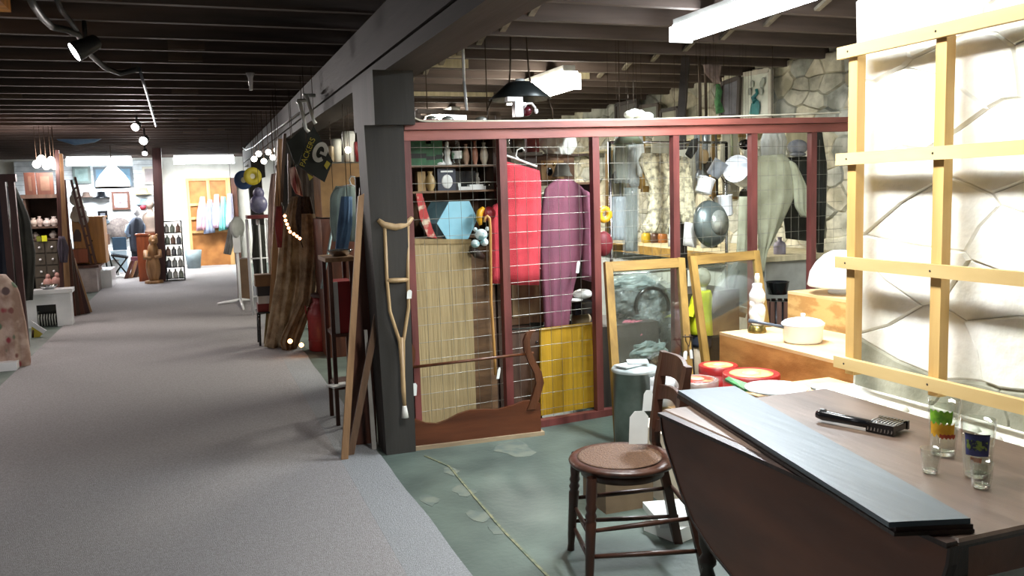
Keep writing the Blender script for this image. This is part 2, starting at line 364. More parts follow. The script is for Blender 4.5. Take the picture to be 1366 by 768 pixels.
# D shaped leaf, swung down
lf = [(2.50, .742), (2.492, .70), (2.47, .65), (2.42, .58), (2.37, .51), (2.30, .44), (2.20, .385), (2.08, .345), (1.92, .325), (1.76, .33), (1.62, .36), (1.50, .42), (1.41, .50), (1.36, .58), (1.33, .65), (1.315, .70), (1.31, .742)]
LF = MB().prism([(1.45, y, z) for y, z in lf], (-.018, 0, 0)); leaf = LF.build('drop_leaf', walnut_d, T)
rim = MB()
for (a, b), (c, d) in zip(lf, lf[1:]): rim.bar((1.441, a, b), (1.441, c, d), .024, .008, up=(0, -(d - b), c - a))
rim.bar((1.436, 2.50, .745), (1.436, 1.31, .745), .03, .012); rim.build('leaf_edge', edge_d, leaf)
prof = [(.03, .60), (.03, .52), (.02, .51), (.032, .49), (.022, .465), (.03, .43), (.034, .37), (.028, .3), (.018, .27), (.03, .25), (.03, .235), (.018, .22), (.027, .19), (.03, .12), (.02, .08), (.026, .05), (.02, 0)]
for x in (xa + .1, xb - .1):
    for y in (ya + .12, yb - .12):
        MB().lathe(prof, (x, y, 0), 16).box((x, y, .63), (.06, .06, .17)).build('leg', edge_d, T)
# loose leaf lying across it
lfm = wood('sheen_leaf_wood', '525d64', '3b454b', .42, st=(1, .12, 1), scale=8, bump=.12)  # bluish sheen on the board is mixed into its wood colour
A, B, C2, D2 = [PZ(*q, .785) for q in ((903, 519), (1190, 697), (1300, 692), (978, 513))]
A, B, C2, D2 = [V((p.x, p.y, 0)) for p in (A, B, C2, D2)]
LB = thing('table_leaf', 'loose grey table leaf board with bluish sheen painted in, lying across the dark drop-leaf table', 'table leaf', (1.55, 2.0, .7535))
ct = (A + B + C2 + D2) / 4
def quad_slab(k, z0, z1): return MB().hexa([V((ct.x + (p.x - ct.x) * k[0], ct.y + (p.y - ct.y) * k[1], z0)) for p in (A, B, C2, D2)] + [V((ct.x + (p.x - ct.x) * k[0], ct.y + (p.y - ct.y) * k[1], z1)) for p in (A, B, C2, D2)])
quad_slab((.97, 1.0), .7535, .762).build('moulded_lip', edge_d, LB)
quad_slab((.93, .992), .762, .771).build('groove', edge_d, LB); quad_slab((1, .985), .771, .783).build('board', lfm, LB)

# ============================================================ chair
oak = wood('chair_wood', '4e3023', '301b13', .38, scale=16); cane = mat('cane_seat', '6a4c34', .6, 0, '4b3222', 120, bump=.8, bs=150, lo=.4, hi=.6)
CH = local(thing('dining_chair', 'brown wooden chair with round caned seat and slatted back, left of the drop-leaf table', 'chair', (1.545, 2.965, 0)))
CH.rotation_euler = (0, 0, math.radians(-14))
n = 32
seat = MB().lathe([(.0, .425), (.185, .425), (.208, .432), (.212, .443), (.205, .452), (.175, .455), (.17, .452), (0, .452)], (-.02, 0, 0), 36, sx=1.0, sy=.98); seat.build('seat', oak, CH)
MB().lathe([(0, .453), (.165, .4545), (.168, .4565), (.16, .458), (0, .4585)], (-.03, 0, 0), 32).build('cane_panel', cane, CH)
MB().lathe([(.15, .39), (.165, .39), (.165, .425), (.15, .425)], (-.02, 0, 0), 32).build('seat_frame', oak, CH)
lp = [(.016, 0), (.014, .03), (.017, .07), (.02, .2), (.022, .26), (.017, .27), (.023, .285), (.017, .3), (.023, .315), (.018, .33), (.022, .36), (.02, .43)]
for sy in (-1, 1):
    M_ = Matrix.Shear('XY', 3, (-.08, sy * .10)) if False else Matrix(((1, 0, .06), (0, 1, -sy * .08), (0, 0, 1)))
    MB().lathe(lp, (-.20, sy * .195, 0), 12, M=M_).build('leg', oak, CH)
# sabre rear legs rising into the back posts
zz = [(.26, 0), (.238, .12), (.21, .26), (.18, .40), (.16, .455), (.158, .52), (.168, .62), (.182, .72), (.194, .80), (.20, .835)]
for sy in (-1, 1):
    mb = MB(); P = []
    for i, (x, z) in enumerate(zz):
        w_ = .019 if z < .46 else .021; yy = sy * (.17 + (.02 if z < .2 else 0) - (.0 if z < .46 else .012)); dx = .018 if z < .8 else .012
        P.append([(x - dx, yy - w_, z), (x + dx, yy - w_, z), (x + dx, yy + w_, z), (x - dx, yy + w_, z)])
    for i in range(len(P) - 1): mb.add(P[i] + P[i + 1], [(0, 1, 5, 4), (1, 2, 6, 5), (2, 3, 7, 6), (3, 0, 4, 7)])
    mb.add(P[0], [(3, 2, 1, 0)]); mb.add(P[-1], [(0, 1, 2, 3)]); mb.build('rear_leg', oak, CH)
def slat(name, z0, z1, arch, x0, tilt):
    mb = MB(); K = 14
    for i in range(K):
        q = []
        for u in (i / K, (i + 1) / K):
            y = lerp(-.15, .15, u); bow = .02 * math.sin(PI * u); a = arch * math.sin(PI * u)
            q.append((y, bow, a))
        (ya_, ba, aa), (yb_, bb, ab) = q
        fx = lambda z, b_: x0 + tilt * (z - z0) + b_
        lo0, lo1 = z0 + aa, z0 + ab; hi0, hi1 = z1 + aa * .45, z1 + ab * .45
        mb.hexa([(fx(lo0, ba) - .008, ya_, lo0), (fx(lo1, bb) - .008, yb_, lo1), (fx(lo1, bb) + .008, yb_, lo1), (fx(lo0, ba) + .008, ya_, lo0),
                 (fx(hi0, ba) - .008, ya_, hi0), (fx(hi1, bb) - .008, yb_, hi1), (fx(hi1, bb) + .008, yb_, hi1), (fx(hi0, ba) + .008, ya_, hi0)])
    mb.build(name, oak, CH)
slat('back_slat', .735, .835, .018, .182, .13); slat('back_slat', .635, .70, .03, .168, .13); slat('back_slat', .50, .555, .03, .156, .1)
for (p, q) in (((-.185, -.18, .10), (-.185, .18, .10)), ((-.18, -.175, .19), (-.18, .175, .19)), ((-.185, -.18, .13), (.26, -.18, .12)), ((-.185, .18, .13), (.26, .18, .12)), ((.225, -.17, .26), (.225, .17, .26)), ((-.17, -.18, .23), (.225, -.17, .25)), ((-.17, .18, .23), (.225, .17, .25))):
    MB().tube([p, V(p).lerp(V(q), .5), q], [.008, .011, .008]).build('stretcher', oak, CH)
white_card = mat('paper_tag', 'e8ebe8', .7, 0, 'd8dcd8', 5)
def tagc(parent, c, w_, h_, name='price_tag', nrm=(0, -1, 0), tilt=.1):
    c = V(c); nr = V(nrm).normalized(); s_ = V((-nr.y, nr.x, 0)).normalized(); u = (V((0, 0, 1)) + s_ * tilt).normalized()
    P = [c - s_ * w_ / 2 - u * h_ / 2, c + s_ * w_ / 2 - u * h_ / 2, c + s_ * w_ / 2 + u * h_ * .32, c + s_ * w_ * .25 + u * h_ / 2, c - s_ * w_ * .25 + u * h_ / 2, c - s_ * w_ / 2 + u * h_ * .32]
    o = MB().prism(P, nr * .0015).build(name, white_card, parent); return o
Ri = Matrix.Rotation(math.radians(14), 3, 'Z'); inch = lambda p: Ri @ (p - V((1.545, 2.965, 0)))
tagc(CH, inch(PY(864, 534, 3.0)), .036, .085, nrm=(-.1, -1, 0)); tagc(CH, inch(PY(852, 570, 3.0)), .075, .135, nrm=(-.1, -1, 0), tilt=.05)

# ============================================================ things on the table
clear = thin_glass('clear_glass', (.95, .97, .95), .07)
def tumbler(name, label, cat, px, py, r0, r1, h, n=20, group=None):
    p = PZ(px, py, .752); t = thing(name, label, cat, (p.x, p.y, .7535), group); local(t)
    MB().lathe([(r0 * .8, .0), (r0, .003), (lerp(r0, r1, .5), h / 2), (r1, h), (r1 - .002, h), (lerp(r0, r1, .5) - .003, h / 2), (r0 - .004, .012), (0, .010), (0, 0), (r0 * .8, 0)], (0, 0, 0), n).build('bowl', clear, t)
    MB().lathe([(0, .001), (r0 * .86, .002), (r0 * .88, .009), (0, .009)], (0, 0, 0), n).build('base', mat('thick_glass', 'f4f6f4', .05, c2='e8eae8', trans=.95), t)
    return t
def band(t, r0, r1, h, z0, z1, a0, a1, m, name='decal', wav=0, e=.0015, n=14, parent=None):
    mb = MB(); vs = []
    for i in range(n + 1):
        a = lerp(a0, a1, i / n); dz = wav * math.sin(i * 1.9)
        for z in (z0 + dz, z1 + dz * .6):
            r = lerp(r0, r1, z / h) + e; vs.append((r * math.cos(a), r * math.sin(a), z))
    mb.add(vs, [(2 * i, 2 * i + 2, 2 * i + 3, 2 * i + 1) for i in range(n)], True); return mb.build(name, m, parent or t, clean=False)
fc = math.atan2(-1.55, -1.9)   # facing the viewer
P_green = mat('decal_green', '8fc832', .5, c2='5fa02a', scale=60); P_yel = mat('decal_yellow', 'e0b028', .5, c2='d59a20', scale=60); P_red = mat('decal_red', 'b5472a', .5); P_blue = mat('decal_blue', '474f86', .5, c2='363c6c', scale=40); P_olive = mat('decal_olive', '8aa04a', .5, c2='2c3350', scale=120, lo=.45, hi=.55); P_pink = mat('decal_salmon', 'cf8a68', .5)
g = tumbler('pint_glass', 'tall clear glass with a green and yellow fruit print, farthest of the glasses', 'glass', 1258, 607, .031, .042, .155)
band(g, .031, .042, .155, .095, .130, fc - .9, fc + .6, P_green, wav=.006); band(g, .031, .042, .155, .06, .095, fc - .9, fc + .8, P_yel, wav=.006); band(g, .031, .042, .155, .055, .066, fc - .2, fc + .9, P_red, e=.0022, wav=.003)
g = tumbler('pint_glass', 'tall clear glass with a blue printed label, rightmost of the tall glasses', 'glass', 1303, 636, .030, .042, .15)
bl = band(g, .030, .042, .15, .062, .115, fc - .75, fc + .75, P_blue); band(g, .030, .042, .15, .078, .103, fc - .62, fc + .6, P_olive, e=.003, wav=.003); band(g, .030, .042, .15, .115, .119, fc - .75, fc + .75, mat('decal_navy', '232a4c', .5), e=.002)
band(g, .030, .042, .15, .045, .058, fc - .4, fc + .3, P_pink, wav=.002)
tumbler('shot_glass', 'small clear shot glass, leftmost of the glasses on the table', 'glass', 1241, 631, .019, .026, .065)
t = tumbler('shot_glass', 'small faceted shot glass in front of the blue labelled glass, nearest to the viewer', 'glass', 1309, 651, .021, .026, .068, 8)
# black comb-like claw tool
black = mat('black_plastic', '141518', .22, c2='0c0d0f', scale=5); steel = mat('steel', 'b8bcc0', .25, 1.0, '9a9da0', 9)
p0, p1 = PZ(1090, 552, .775), PZ(1163, 566, .775); ct = thing('grooming_brush', 'black plastic tool with a toothed head lying on the table', 'brush', (1.85, 2.1, .7535))
d = (p1 - p0).normalized(); s_ = V((-d.y, d.x, 0))
MB().tube([p0, p0 + d * .02, p0.lerp(p1, .5), p1], [.012, .017, .015, .013], 10).build('handle', black, ct)
MB().tube([p0 + d * .012 + V((0, 0, .017)), p0 + d * .03 + V((0, 0, .018))], .004, 6).build('hang_hole', mat('grey_insert', '8c8f92', .4), ct)
hd = PZ(1185, 566, .772); M_ = Matrix((d, s_, V((0, 0, 1)))).transposed()
MB().box(hd, (.085, .075, .018), M=M_).box(hd - s_ * .045 + V((0, 0, -.003)), (.085, .02, .03), M=M_).box(hd + s_ * .035, (.09, .012, .026), M=M_).build('head', black, ct)
for i in range(8):
    q = hd + d * (-.036 + .0105 * i); MB().tube([q + s_ * .032 + V((0, 0, .012)), q - s_ * .02 + V((0, 0, .014)), q - s_ * .05 + V((0, 0, .010)), q - s_ * .056 + V((0, 0, -.012))], .0022, 6).build('tine', steel, ct)

# ============================================================ lattice of 2x2 battens on the near wall
pine = wood('pine', 'd8c08a', 'b99a62', .6, st=(1, .12, .5), scale=9); pine_v = wood('pine_upright', 'd9b878', 'b98f50', .6, scale=10)
LT = thing('wooden_lattice', 'large pale pine lattice frame fixed in front of the white stone wall', 'lattice', (2.22, 1.6, .8))
for y, dz in ((2.505, 0), (2.12, 0), (1.73, 0), (1.34, 0), (.95, 0)):
    MB().b2((2.225, y - .021, .80), (2.262, y + .021, 1.965)).build('upright', pine_v, LT)
for i, (z, sl) in enumerate(((1.96, -.035), (1.585, .005), (1.212, .012), (.842, .012))):
    y0, y1 = 2.56, .5
    MB().hexa([(2.20, y0, z - .021), (2.223, y0, z - .021), (2.223, y1, z - .021 + sl * -2.0 * .0), (2.20, y1, z - .021), (2.20, y0, z + .021), (2.223, y0, z + .021), (2.223, y1, z + .021), (2.20, y1, z + .021)]).build('rail', pine, LT)
nail = mat('nail', '5a5048', .5, .8)
for z in (1.96, 1.585, 1.212, .842):
    for y in (2.505, 2.12, 1.73): MB().sph((2.199, y, z), (.002, .004, .004), 6, 4).build('nail', nail, LT)
# ============================================================ red-framed mesh fence
red_p = wood('red_painted_wood', '753c38', '4e2522', .5, st=(1, 1, .2), scale=12); red_r = wood('red_rail', '96574d', '6b3832', .5, st=(.15, 1, 1), scale=9)
FE = thing('mesh_fence', 'tall red-painted wooden frame fence with wire mesh panels, right of the big grey post', 'fence', (FA.x, FA.y, 0))
def fbar(name, s0, s1, z0a, z1a, z0b, z1b, o0, o1, m, parent=FE):
    return MB().hexa([FS(s0, z0a, o0), FS(s1, z0b, o0), FS(s1, z0b, o1), FS(s0, z0a, o1), FS(s0, z1a, o0), FS(s1, z1b, o0), FS(s1, z1b, o1), FS(s0, z1a, o1)]).build(name, m, parent)
fbar('cap_rail', .12, 3.72, 1.875, 1.915, 1.955, 1.995, -.03, .07, red_r)
fbar('top_rail', .12, 3.72, 1.815, 1.872, 1.890, 1.952, -.005, .05, red_r)
fbar('bottom_rail', .12, 3.72, .0, .045, .0, .045, -.005, .05, red_p)
PS = [(.125, .165), (.735, .785), (1.405, 1.455), (2.05, 2.10), (2.745, 2.80), (3.33, 3.385)]
for a, b in PS:
    zt = 1.815 + (a / 3.6) * .08
    fbar('post', a, b, .045, zt, .045, zt, 0, .045, red_p)
wire = mat('galvanised_wire', '9c9a90', .4, .7, '7d7b72', 20)
PS2 = PS + [(3.70, 3.74)]
for (a0, a1), (b0, b1) in zip(PS2, PS2[1:]):
    zl = .045 if a0 < 1.4 else 1.04; mb = MB(); n = max(4, round((b0 - a1) / .078)); st = (b0 - a1) / n
    for i in range(1, n):
        s_ = a1 + st * i; mb.tube([FS(s_, zl, .05), FS(s_, 1.83, .05)], .0013, 3, cap=False)
    zl = .045 if a0 < 1.4 else .98
    for k in range(17):
      if .10 + .105 * k > zl: mb.tube([FS(a1 - .01, .10 + .105 * k, .052), FS(b0 + .01, .10 + .105 * k, .052)], .0019, 4, cap=False)
    o = mb.build('wire_mesh', wire, FE, clean=False); o['kind'] = 'stuff'
# long pale strip lying along the top, its left end curled up
strip_m = mat('pale_strip', 'cfcab8', .5, c2='b0ab98', scale=8)
sp_ = [PF(x, y, .0) for x, y in ((545, 154), (551, 158), (558, 161), (566, 162), (600, 162), (683, 161.5), (760, 160.5), (840, 159.5), (900, 158), (1000, 154.5), (1118, 150.5))]
sk = MB()
for i in range(len(sp_) - 1): sk.bar(sp_[i], sp_[i + 1], .06, .009)
one('moulding_strip', 'long thin pale strip lying along the top of the red fence, left end curled up', 'strip', sk, strip_m)
# two items on the fence top
cl = MB(); c = PF(852, 153, .0)
for k in range(5): cl.sph(c + FD * (.035 * k - .07) + V((0, 0, .012 * math.sin(k * 1.3))), (.04, .045, .028), 10, 6)
one('folded_cloth', 'small bunched white cloth lying on top of the red fence', 'cloth', cl, mat('white_cloth', 'e2e2da', .8, c2='cfcfc6'))

# ============================================================ leaning in front of the fence, by the post
crutch_w = wood('crutch_wood', 'b59a72', '8a6f4c', .5)
CR = thing('crutch', 'old pale wooden underarm crutch leaning against the dark post', 'crutch', tuple(PF(540, 552, -.06)))
pc = lambda x, y: PF(x, y, -.09 + .06 * (1 - (y - 290) / 260))
top_ = [pc(504, 293), pc(512, 300), pc(527, 303), pc(541, 300), pc(550, 290)]
MB().tube(top_, [.012, .02, .022, .02, .012], 10).build('armrest', crutch_w, CR)
MB().tube([pc(513, 301), pc(516, 373), pc(520, 415), pc(533, 455), pc(537, 500), pc(538, 525)], .0105, 10).build('strut', crutch_w, CR)
MB().tube([pc(544, 301), pc(544, 373), pc(545, 410), pc(538, 455), pc(538, 500), pc(539, 525)], .0105, 10).build('strut', crutch_w, CR)
MB().tube([pc(516, 374), pc(530, 374), pc(545, 373)], [.012, .015, .012], 10).build('hand_grip', crutch_w, CR)
MB().tube([pc(535, 450), pc(538, 520), pc(540, 545)], [.013, .014, .010], 10).build('foot_rod', crutch_w, CR)
MB().tube([pc(539.5, 541), pc(540, 549), pc(540.5, 557)], [.012, .017, .021], 12).build('rubber_tip', mat('white_rubber', 'd6d4cc', .6), CR)
tagc(CR, pc(545, 392) + V((0, -.02, 0)), .028, .05, nrm=(0, -1, 0))
# dresser mirror frame: scalloped base board, curved arms, rod
mah = wood('mahogany', '6e3c22', '43210f', .35, st=(.15, 1, 1), scale=9); mah_v = wood('mahogany_v', '6a4029', '44230f', .35)
DF = thing('mirror_stand', 'brown scalloped wooden dresser mirror stand with curved arms, on the floor against the fence', 'mirror stand', tuple(FS(.5, 0, -.08)))
A_ = PZ(531, 603, .0); B_ = PZ(722, 580, .0); dd = (B_ - A_).normalized(); nn_ = V((-dd.y, dd.x, 0))
L_ = (B_ - A_).length
up = lambda u, z, o=0: A_ + dd * (u * L_) + nn_ * o + V((0, 0, z))
prof_b = [(0, .025), (0, .15), (.03, .165), (.06, .19), (.13, .185), (.2, .155), (.27, .145), (.34, .16), (.42, .19), (.5, .205), (.6, .2), (.7, .19), (.8, .205), (.88, .225), (.95, .225), (1, .20), (1, .025)]
MB().prism([up(u, z) for u, z in prof_b], nn_ * .025).build('base_board', mah, DF)
fb = MB(); fb.hexa([up(-.01, 0, -.015), up(1.02, 0, -.015), up(1.02, 0, .05), up(-.01, 0, .05), up(-.01, .024, -.015), up(1.02, .024, -.015), up(1.02, .024, .05), up(-.01, .024, .05)])
fb.build('foot_strip', wood('pale_strip_wood', 'a89478', '84705a', .5, st=(.2, 1, 1)), DF)
arm = [(.93, .17), (.97, .25), (1.0, .33), (.985, .40), (.945, .47), (.915, .54), (.91, .6), (.93, .645), (.96, .66)]
def armm(mir):
    mb = MB(); P = []
    for i, (u, z) in enumerate(arm):
        u = 1 - u + .03 if mir else u; w_ = .034 - .014 * i / len(arm); du = w_ / L_ * .8
        P.append([up(u - du, z, -.01), up(u + du, z, -.01), up(u + du, z, .018), up(u - du, z, .018)])
    for a, b in zip(P, P[1:]): mb.add(a + b, [(0, 1, 5, 4), (1, 2, 6, 5), (2, 3, 7, 6), (3, 0, 4, 7)])
    mb.add(P[0], [(3, 2, 1, 0)]); mb.add(P[-1], [(0, 1, 2, 3)]); return mb
armm(False).build('arm', mah_v, DF); armm(True).build('arm', mah_v, DF)
MB().tube([up(.12, .50, 0), up(.96, .52, 0)], .009, 8).build('rod', mah_v, DF)
tagc(DF, up(.12, .37, -.015), .035, .075, nrm=(0, -1, 0)); tagc(DF, up(.70, .42, -.02), .018, .07, nrm=(0, -1, 0), tilt=.2)
# cane hung on the mesh
cn = [PF(x, y, -.015) for x, y in ((646, 296), (647, 290), (650, 288), (653, 291), (654, 305), (655, 400), (660, 478), (661, 500))]
one('walking_cane', 'thin pale walking cane with hooked top, right of the tan reed panel', 'cane', MB().tube(cn, .009, 8), wood('cane_wood', 'bb8f4e', '94693a', .4))
# tan reed panel and yellow panel behind the mesh
reed = mat('reed_tan', 'a5926a', .8, c2='8f7d58', scale=70, st=(1, 1, .02), bump=.6, bs=80)
Q = [PF(553, 322, .13), PF(628, 322, .13), PF(636, 562, .09), PF(562, 574, .09)]
def panel(Q, th, name, m, parent): return MB().prism(Q, FN * th).build(name, m, parent)
RP = thing('reed_panel', 'tall narrow tan reed panel standing behind the mesh, below the pale blue hexagonal box', 'panel', tuple(FS(.4, 0, .1)))
Q[2].z = Q[3].z = .02; panel(Q, .02, 'reed_mat', reed, RP)
for a, b in ((0, 1), (3, 2)): MB().bar(Q[a] - FN * .002, Q[b] - FN * .002, .008, .03).build('binding', wood('tan_binding', '9c875c', '7a6743', .7), RP)
yel = mat('yellow_reed', 'b88e1f', .55, c2='a07c18', scale=45, st=(1, 1, .02), bump=.5, bs=60)
YP = thing('ribbed_screen', 'low bright yellow ribbed panel standing behind the mesh below the plum robe', 'panel', tuple(FS(1.2, 0, .12)))
Q = [PF(721, 439, .10), PF(789, 431, .10), PF(801, 545, .09), PF(722, 558, .09)]; Q[2].z = Q[3].z = .05
panel(Q, .018, 'face', yel, YP)
for a, b in ((0, 1), (1, 2)): MB().bar(Q[a] - FN * .003, Q[b] - FN * .003, .008, .014).build('edge_strip', wood('ochre_edge', 'b8923a', '8a6a22', .5), YP)

# ============================================================ behind the fence: shelf bay at the left
shelf_w = wood('shelf_wood', '7b5d40', '4f3a27', .6, st=(.2, 1, 1)); shelf_d = wood('shelf_side', '4a3526', '2e2018', .7)
SH = thing('wall_shelf', 'brown open shelving right behind the fence and the post, full of ornaments', 'shelf', tuple(FS(.45, 0, .3)))
def fbox(o, s0, s1, z0, z1, o0, o1, m, name): return MB().hexa([FS(s0, z0, o0), FS(s1, z0, o0), FS(s1, z0, o1), FS(s0, z0, o1), FS(s0, z1, o0), FS(s1, z1, o0), FS(s1, z1, o1), FS(s0, z1, o1)]).build(name, m, o)
def fsz(px, py, off): p = PF(px, py, off); return (p - FA).dot(FD), p.z
zA = fsz(600, 220, .2)[1]; zB = fsz(600, 254, .2)[1]
fbox(SH, .12, .80, zA - .012, zA, .18, .42, shelf_w, 'shelf_board'); fbox(SH, .12, .80, zB - .012, zB, .18, .42, shelf_w, 'shelf_board')
fbox(SH, .12, .14, 0, 1.86, .18, .42, shelf_d, 'side'); fbox(SH, .78, .80, 0, 1.86, .18, .42, shelf_d, 'side')
fbox(SH, .14, .78, 1.1, 1.86, .425, .435, mat('shelf_back', '6b4e38', .8), 'back_panel'); fbox(SH, .14, .78, 1.23, 1.245, .18, .42, shelf_w, 'shelf_board')
fbox(SH, .14, .78, 1.845, 1.86, .18, .42, shelf_w, 'shelf_board')
DC = thing('low_cabinet', 'dark brown cabinet standing behind the tan reed panel', 'cabinet', tuple(FS(.42, 0, .3)))
zC = fsz(600, 322, .2)[1]
fbox(DC, .16, .76, 0, zC, .17, .42, shelf_d, 'body'); fbox(DC, .17, .455, .04, zC - .04, .162, .17, shelf_w, 'door'); fbox(DC, .465, .75, .04, zC - .04, .162, .17, shelf_w, 'door')
# pale blue hexagonal box
hb = mat('pale_blue_board', '8fc4d4', .6, c2='78aebf', scale=4); hx = [PF(x, y, .14) for x, y in ((583, 298), (599, 269), (626, 268), (637, 292), (624, 320), (598, 322))]
HB = thing('hexagonal_box', 'pale blue hexagonal box standing on its side on the cabinet behind the mesh', 'box', tuple(hx[5]))
e_ = FN * .16 - FD * .05; MB().prism([p + FN * .012 for p in hx], e_).build('body', mat('pale_blue_side', '7aa3ae', .6), HB); MB().prism(hx, FN * .014).build('lid', hb, HB)
def mug(name, label, cat, px, py, off, r, h, m, prof=None, group=None, n=16, mk=None):
    """a small lathe-turned ornament whose base centre is seen at px,py on the fence-parallel plane"""
    p = PF(px, py, off) if mk is None else mk
    prof = prof or [(0, 0), (.9, 0), (1, .1), (1, .9), (.95, 1), (.85, 1), (.85, .15), (0, .12)]
    return one(name, label, cat, MB().lathe([(r * a, h * b) for a, b in prof], p, n), m, group)
chinaw = mat('white_china', 'e4e6e2', .25, c2='d4d8d4'); green_b = mat('green_box', '2c6a42', .5, c2='1d4c2f', scale=12); clearb = thin_glass('bottle_glass', (.8, .9, .87), .2)
vase = [(0, 0), (.6, 0), (.5, .05), (.9, .25), (1, .45), (.7, .7), (.35, .85), (.5, 1), (.42, 1), (.25, .86), (0, .8)]
figp = [(0, 0), (.95, 0), (1, .08), (.7, .2), (.55, .4), (.75, .55), (.5, .7), (.25, .74), (.42, .82), (.38, .95), (0, 1)]
bott = [(0, 0), (.9, 0), (1, .04), (1, .55), (.8, .68), (.35, .78), (.33, .95), (.42, .96), (.42, 1), (0, 1)]
zt = V((0, 0, 1))
def onshelf(px, off, z): p = PF(px, 220, off); s_ = (p - FA).dot(FD); return FS(s_, z, off)
for k, (px, w_, h_, col) in enumerate(((552, .10, .17, 0), (566, .09, .13, 0), (577, .07, .15, 0))):
    b = onshelf(px + 3, .27, zA); gb = thing('green_box', ('leftmost dark green box with a black band on the upper shelf behind the mesh', 'lower middle green box with a black band on the upper shelf behind the mesh', 'narrow green box beside the white ornaments on the upper shelf behind the mesh')[k], 'box', tuple(b)); local(gb)
    MB().b2((-w_ / 2, -.06, 0), (w_ / 2, .06, h_)).build('body', green_b, gb); MB().b2((-w_ / 2 - .001, -.062, h_ * .25), (w_ / 2 + .001, -.05, h_ * .42)).build('band', mat('black_band', '16201b', .5), gb)
mug('figurine', 'white bird-like china ornament at the left of the upper shelf behind the mesh', 'ornament', 0, 0, 0, .04, .12, chinaw, figp, mk=onshelf(586, .24, zA))
mug('figurine', 'tall white china ornament left of the bottle with a green label', 'ornament', 0, 0, 0, .03, .15, chinaw, figp, mk=onshelf(597, .25, zA))
BT = thing('glass_bottle', 'clear round bottle with a green label on the upper shelf behind the mesh', 'bottle', tuple(onshelf(610, .24, zA))); local(BT)
MB().lathe([(.032 * a, .16 * b) for a, b in bott], (0, 0, 0), 16).build('body', clearb, BT); MB().lathe([(.033, .04), (.0335, .042), (.0335, .085), (.033, .087)], (0, 0, 0), 16).build('label', mat('label_green', '3fa06a', .5, c2='e8ece8', scale=14, lo=.45, hi=.55), BT); MB().lathe([(0, .155), (.014, .155), (.014, .178), (0, .18)], (0, 0, 0), 10).build('cap', chinaw, BT)
for px, r, h, m, lb in ((622, .022, .13, mat('peach', 'd7b59c', .5), 'peach coloured upright ornament right of the green labelled bottle'), (634, .02, .15, mat('copper_pink', 'c08a72', .35), 'slim coppery ornament in the middle right of the upper shelf behind the mesh'), (646, .028, .14, mat('cream_china', 'ddd2bb', .4), 'cream coloured ornament at the right end of the upper shelf behind the mesh')):
    mug('vase', lb, 'vase', 0, 0, 0, r, h, m, vase, mk=onshelf(px, .25, zA))
# second shelf
pf_ = thing('framed_cameo', 'dark blue frame holding a white oval cameo, on the middle shelf behind the mesh', 'picture', tuple(onshelf(597, .22, zB)))
a, b = [(PF(x, 240, .22) - FA).dot(FD) for x in (584, 608)]
fbox(pf_, a, b, zB, zB + .135, .22, .235, mat('navy_frame', '343846', .5), 'frame'); cq = FS((a + b) / 2, zB + .055, .217)
MB().sph(cq, (.036, .006, .044), 16, 8).build('cameo', chinaw, pf_); fbox(pf_, a + .02, b - .02, zB + .112, zB + .122, .214, .22, chinaw, 'name_plate')
bb = thing('train_ornament', 'long low white ornament on black base at the middle shelf behind the mesh', 'ornament', tuple(onshelf(630, .25, zB)))
a, b = [(PF(x, 240, .25) - FA).dot(FD) for x in (609, 645)]
fbox(bb, a, b, zB, zB + .022, .22, .28, chinaw, 'body'); fbox(bb, a, a + .02, zB + .022, zB + .045, .23, .27, chinaw, 'chimney'); fbox(bb, a + .08, b - .01, zB + .022, zB + .034, .23, .27, chinaw, 'roof')
one('black_box', 'black box behind the long white ornament on the middle shelf', 'box', MB().hexa([FS(a - .01, zB, .3), FS(b - .03, zB, .3), FS(b - .03, zB, .36), FS(a - .01, zB, .36), FS(a - .01, zB + .12, .3), FS(b - .03, zB + .12, .3), FS(b - .03, zB + .12, .36), FS(a - .01, zB + .12, .36)]), black)
mug('figurine', 'pale standing statuette near the right end of the middle shelf', 'ornament', 0, 0, 0, .025, .115, mat('bone', 'cfcabc', .5), figp, mk=onshelf(636, .33, zB))
mug('glass_dish', 'small clear glass ornament at the right end of the middle shelf', 'dish', 0, 0, 0, .03, .06, clearb, vase, mk=onshelf(651, .24, zB))
mug('vase', 'curved tan vase at the left of the middle shelf', 'vase', 0, 0, 0, .035, .12, mat('tan_glaze', 'a98f5f', .4), vase, mk=onshelf(573, .25, zB))
one('carton', 'tan carton at the far left of the middle shelf behind the mesh', 'box', MB().box(onshelf(560, .28, zB) + zt * .06, (.05, .06, .12)), mat('tan_card', 'a58a60', .8))
# red and yellow toy cluster right of hexagon box
one('folded_paper', 'red and white folded poster standing left of the pale blue hexagonal box', 'poster', MB().prism([PF(x, y, .16) for x, y in ((555, 258), (563, 258), (577, 305), (583, 318), (571, 316), (560, 290))], FN * .02), mat('red_white_print', 'a8322f', .6, c2='c9b9a0', scale=14, lo=.4, hi=.5))
one('plush_toy', 'small white and teal plush toy below the red toy, beside the cane', 'toy', MB().sph(PF(642, 313, .06), (.04, .035, .036)).sph(PF(634, 325, .06), (.028, .025, .026)).sph(PF(646, 323, .05), (.025, .025, .024)).sph(PF(634, 306, .06), (.014, .012, .014)).sph(PF(650, 305, .06), (.014, .012, .014)), mat('plush', 'd3dedd', .8, c2='7fa5a8', scale=22, lo=.42, hi=.5))
one('toy_horn', 'bright yellow curved toy right of the pale blue hexagonal box', 'toy', MB().tube([PF(x, y, .08) for x, y in ((645, 277), (640, 283), (639, 292), (641, 300))], [.012, .022, .02, .01], 10), mat('toy_yellow', 'e3a920', .4))
one('toy_ball', 'dark red ball-shaped toy between the yellow toy and the red dress', 'toy', MB().sph(PF(652, 285, .09), (.045, .035, .045)), mat('toy_red', '8f2027', .4))
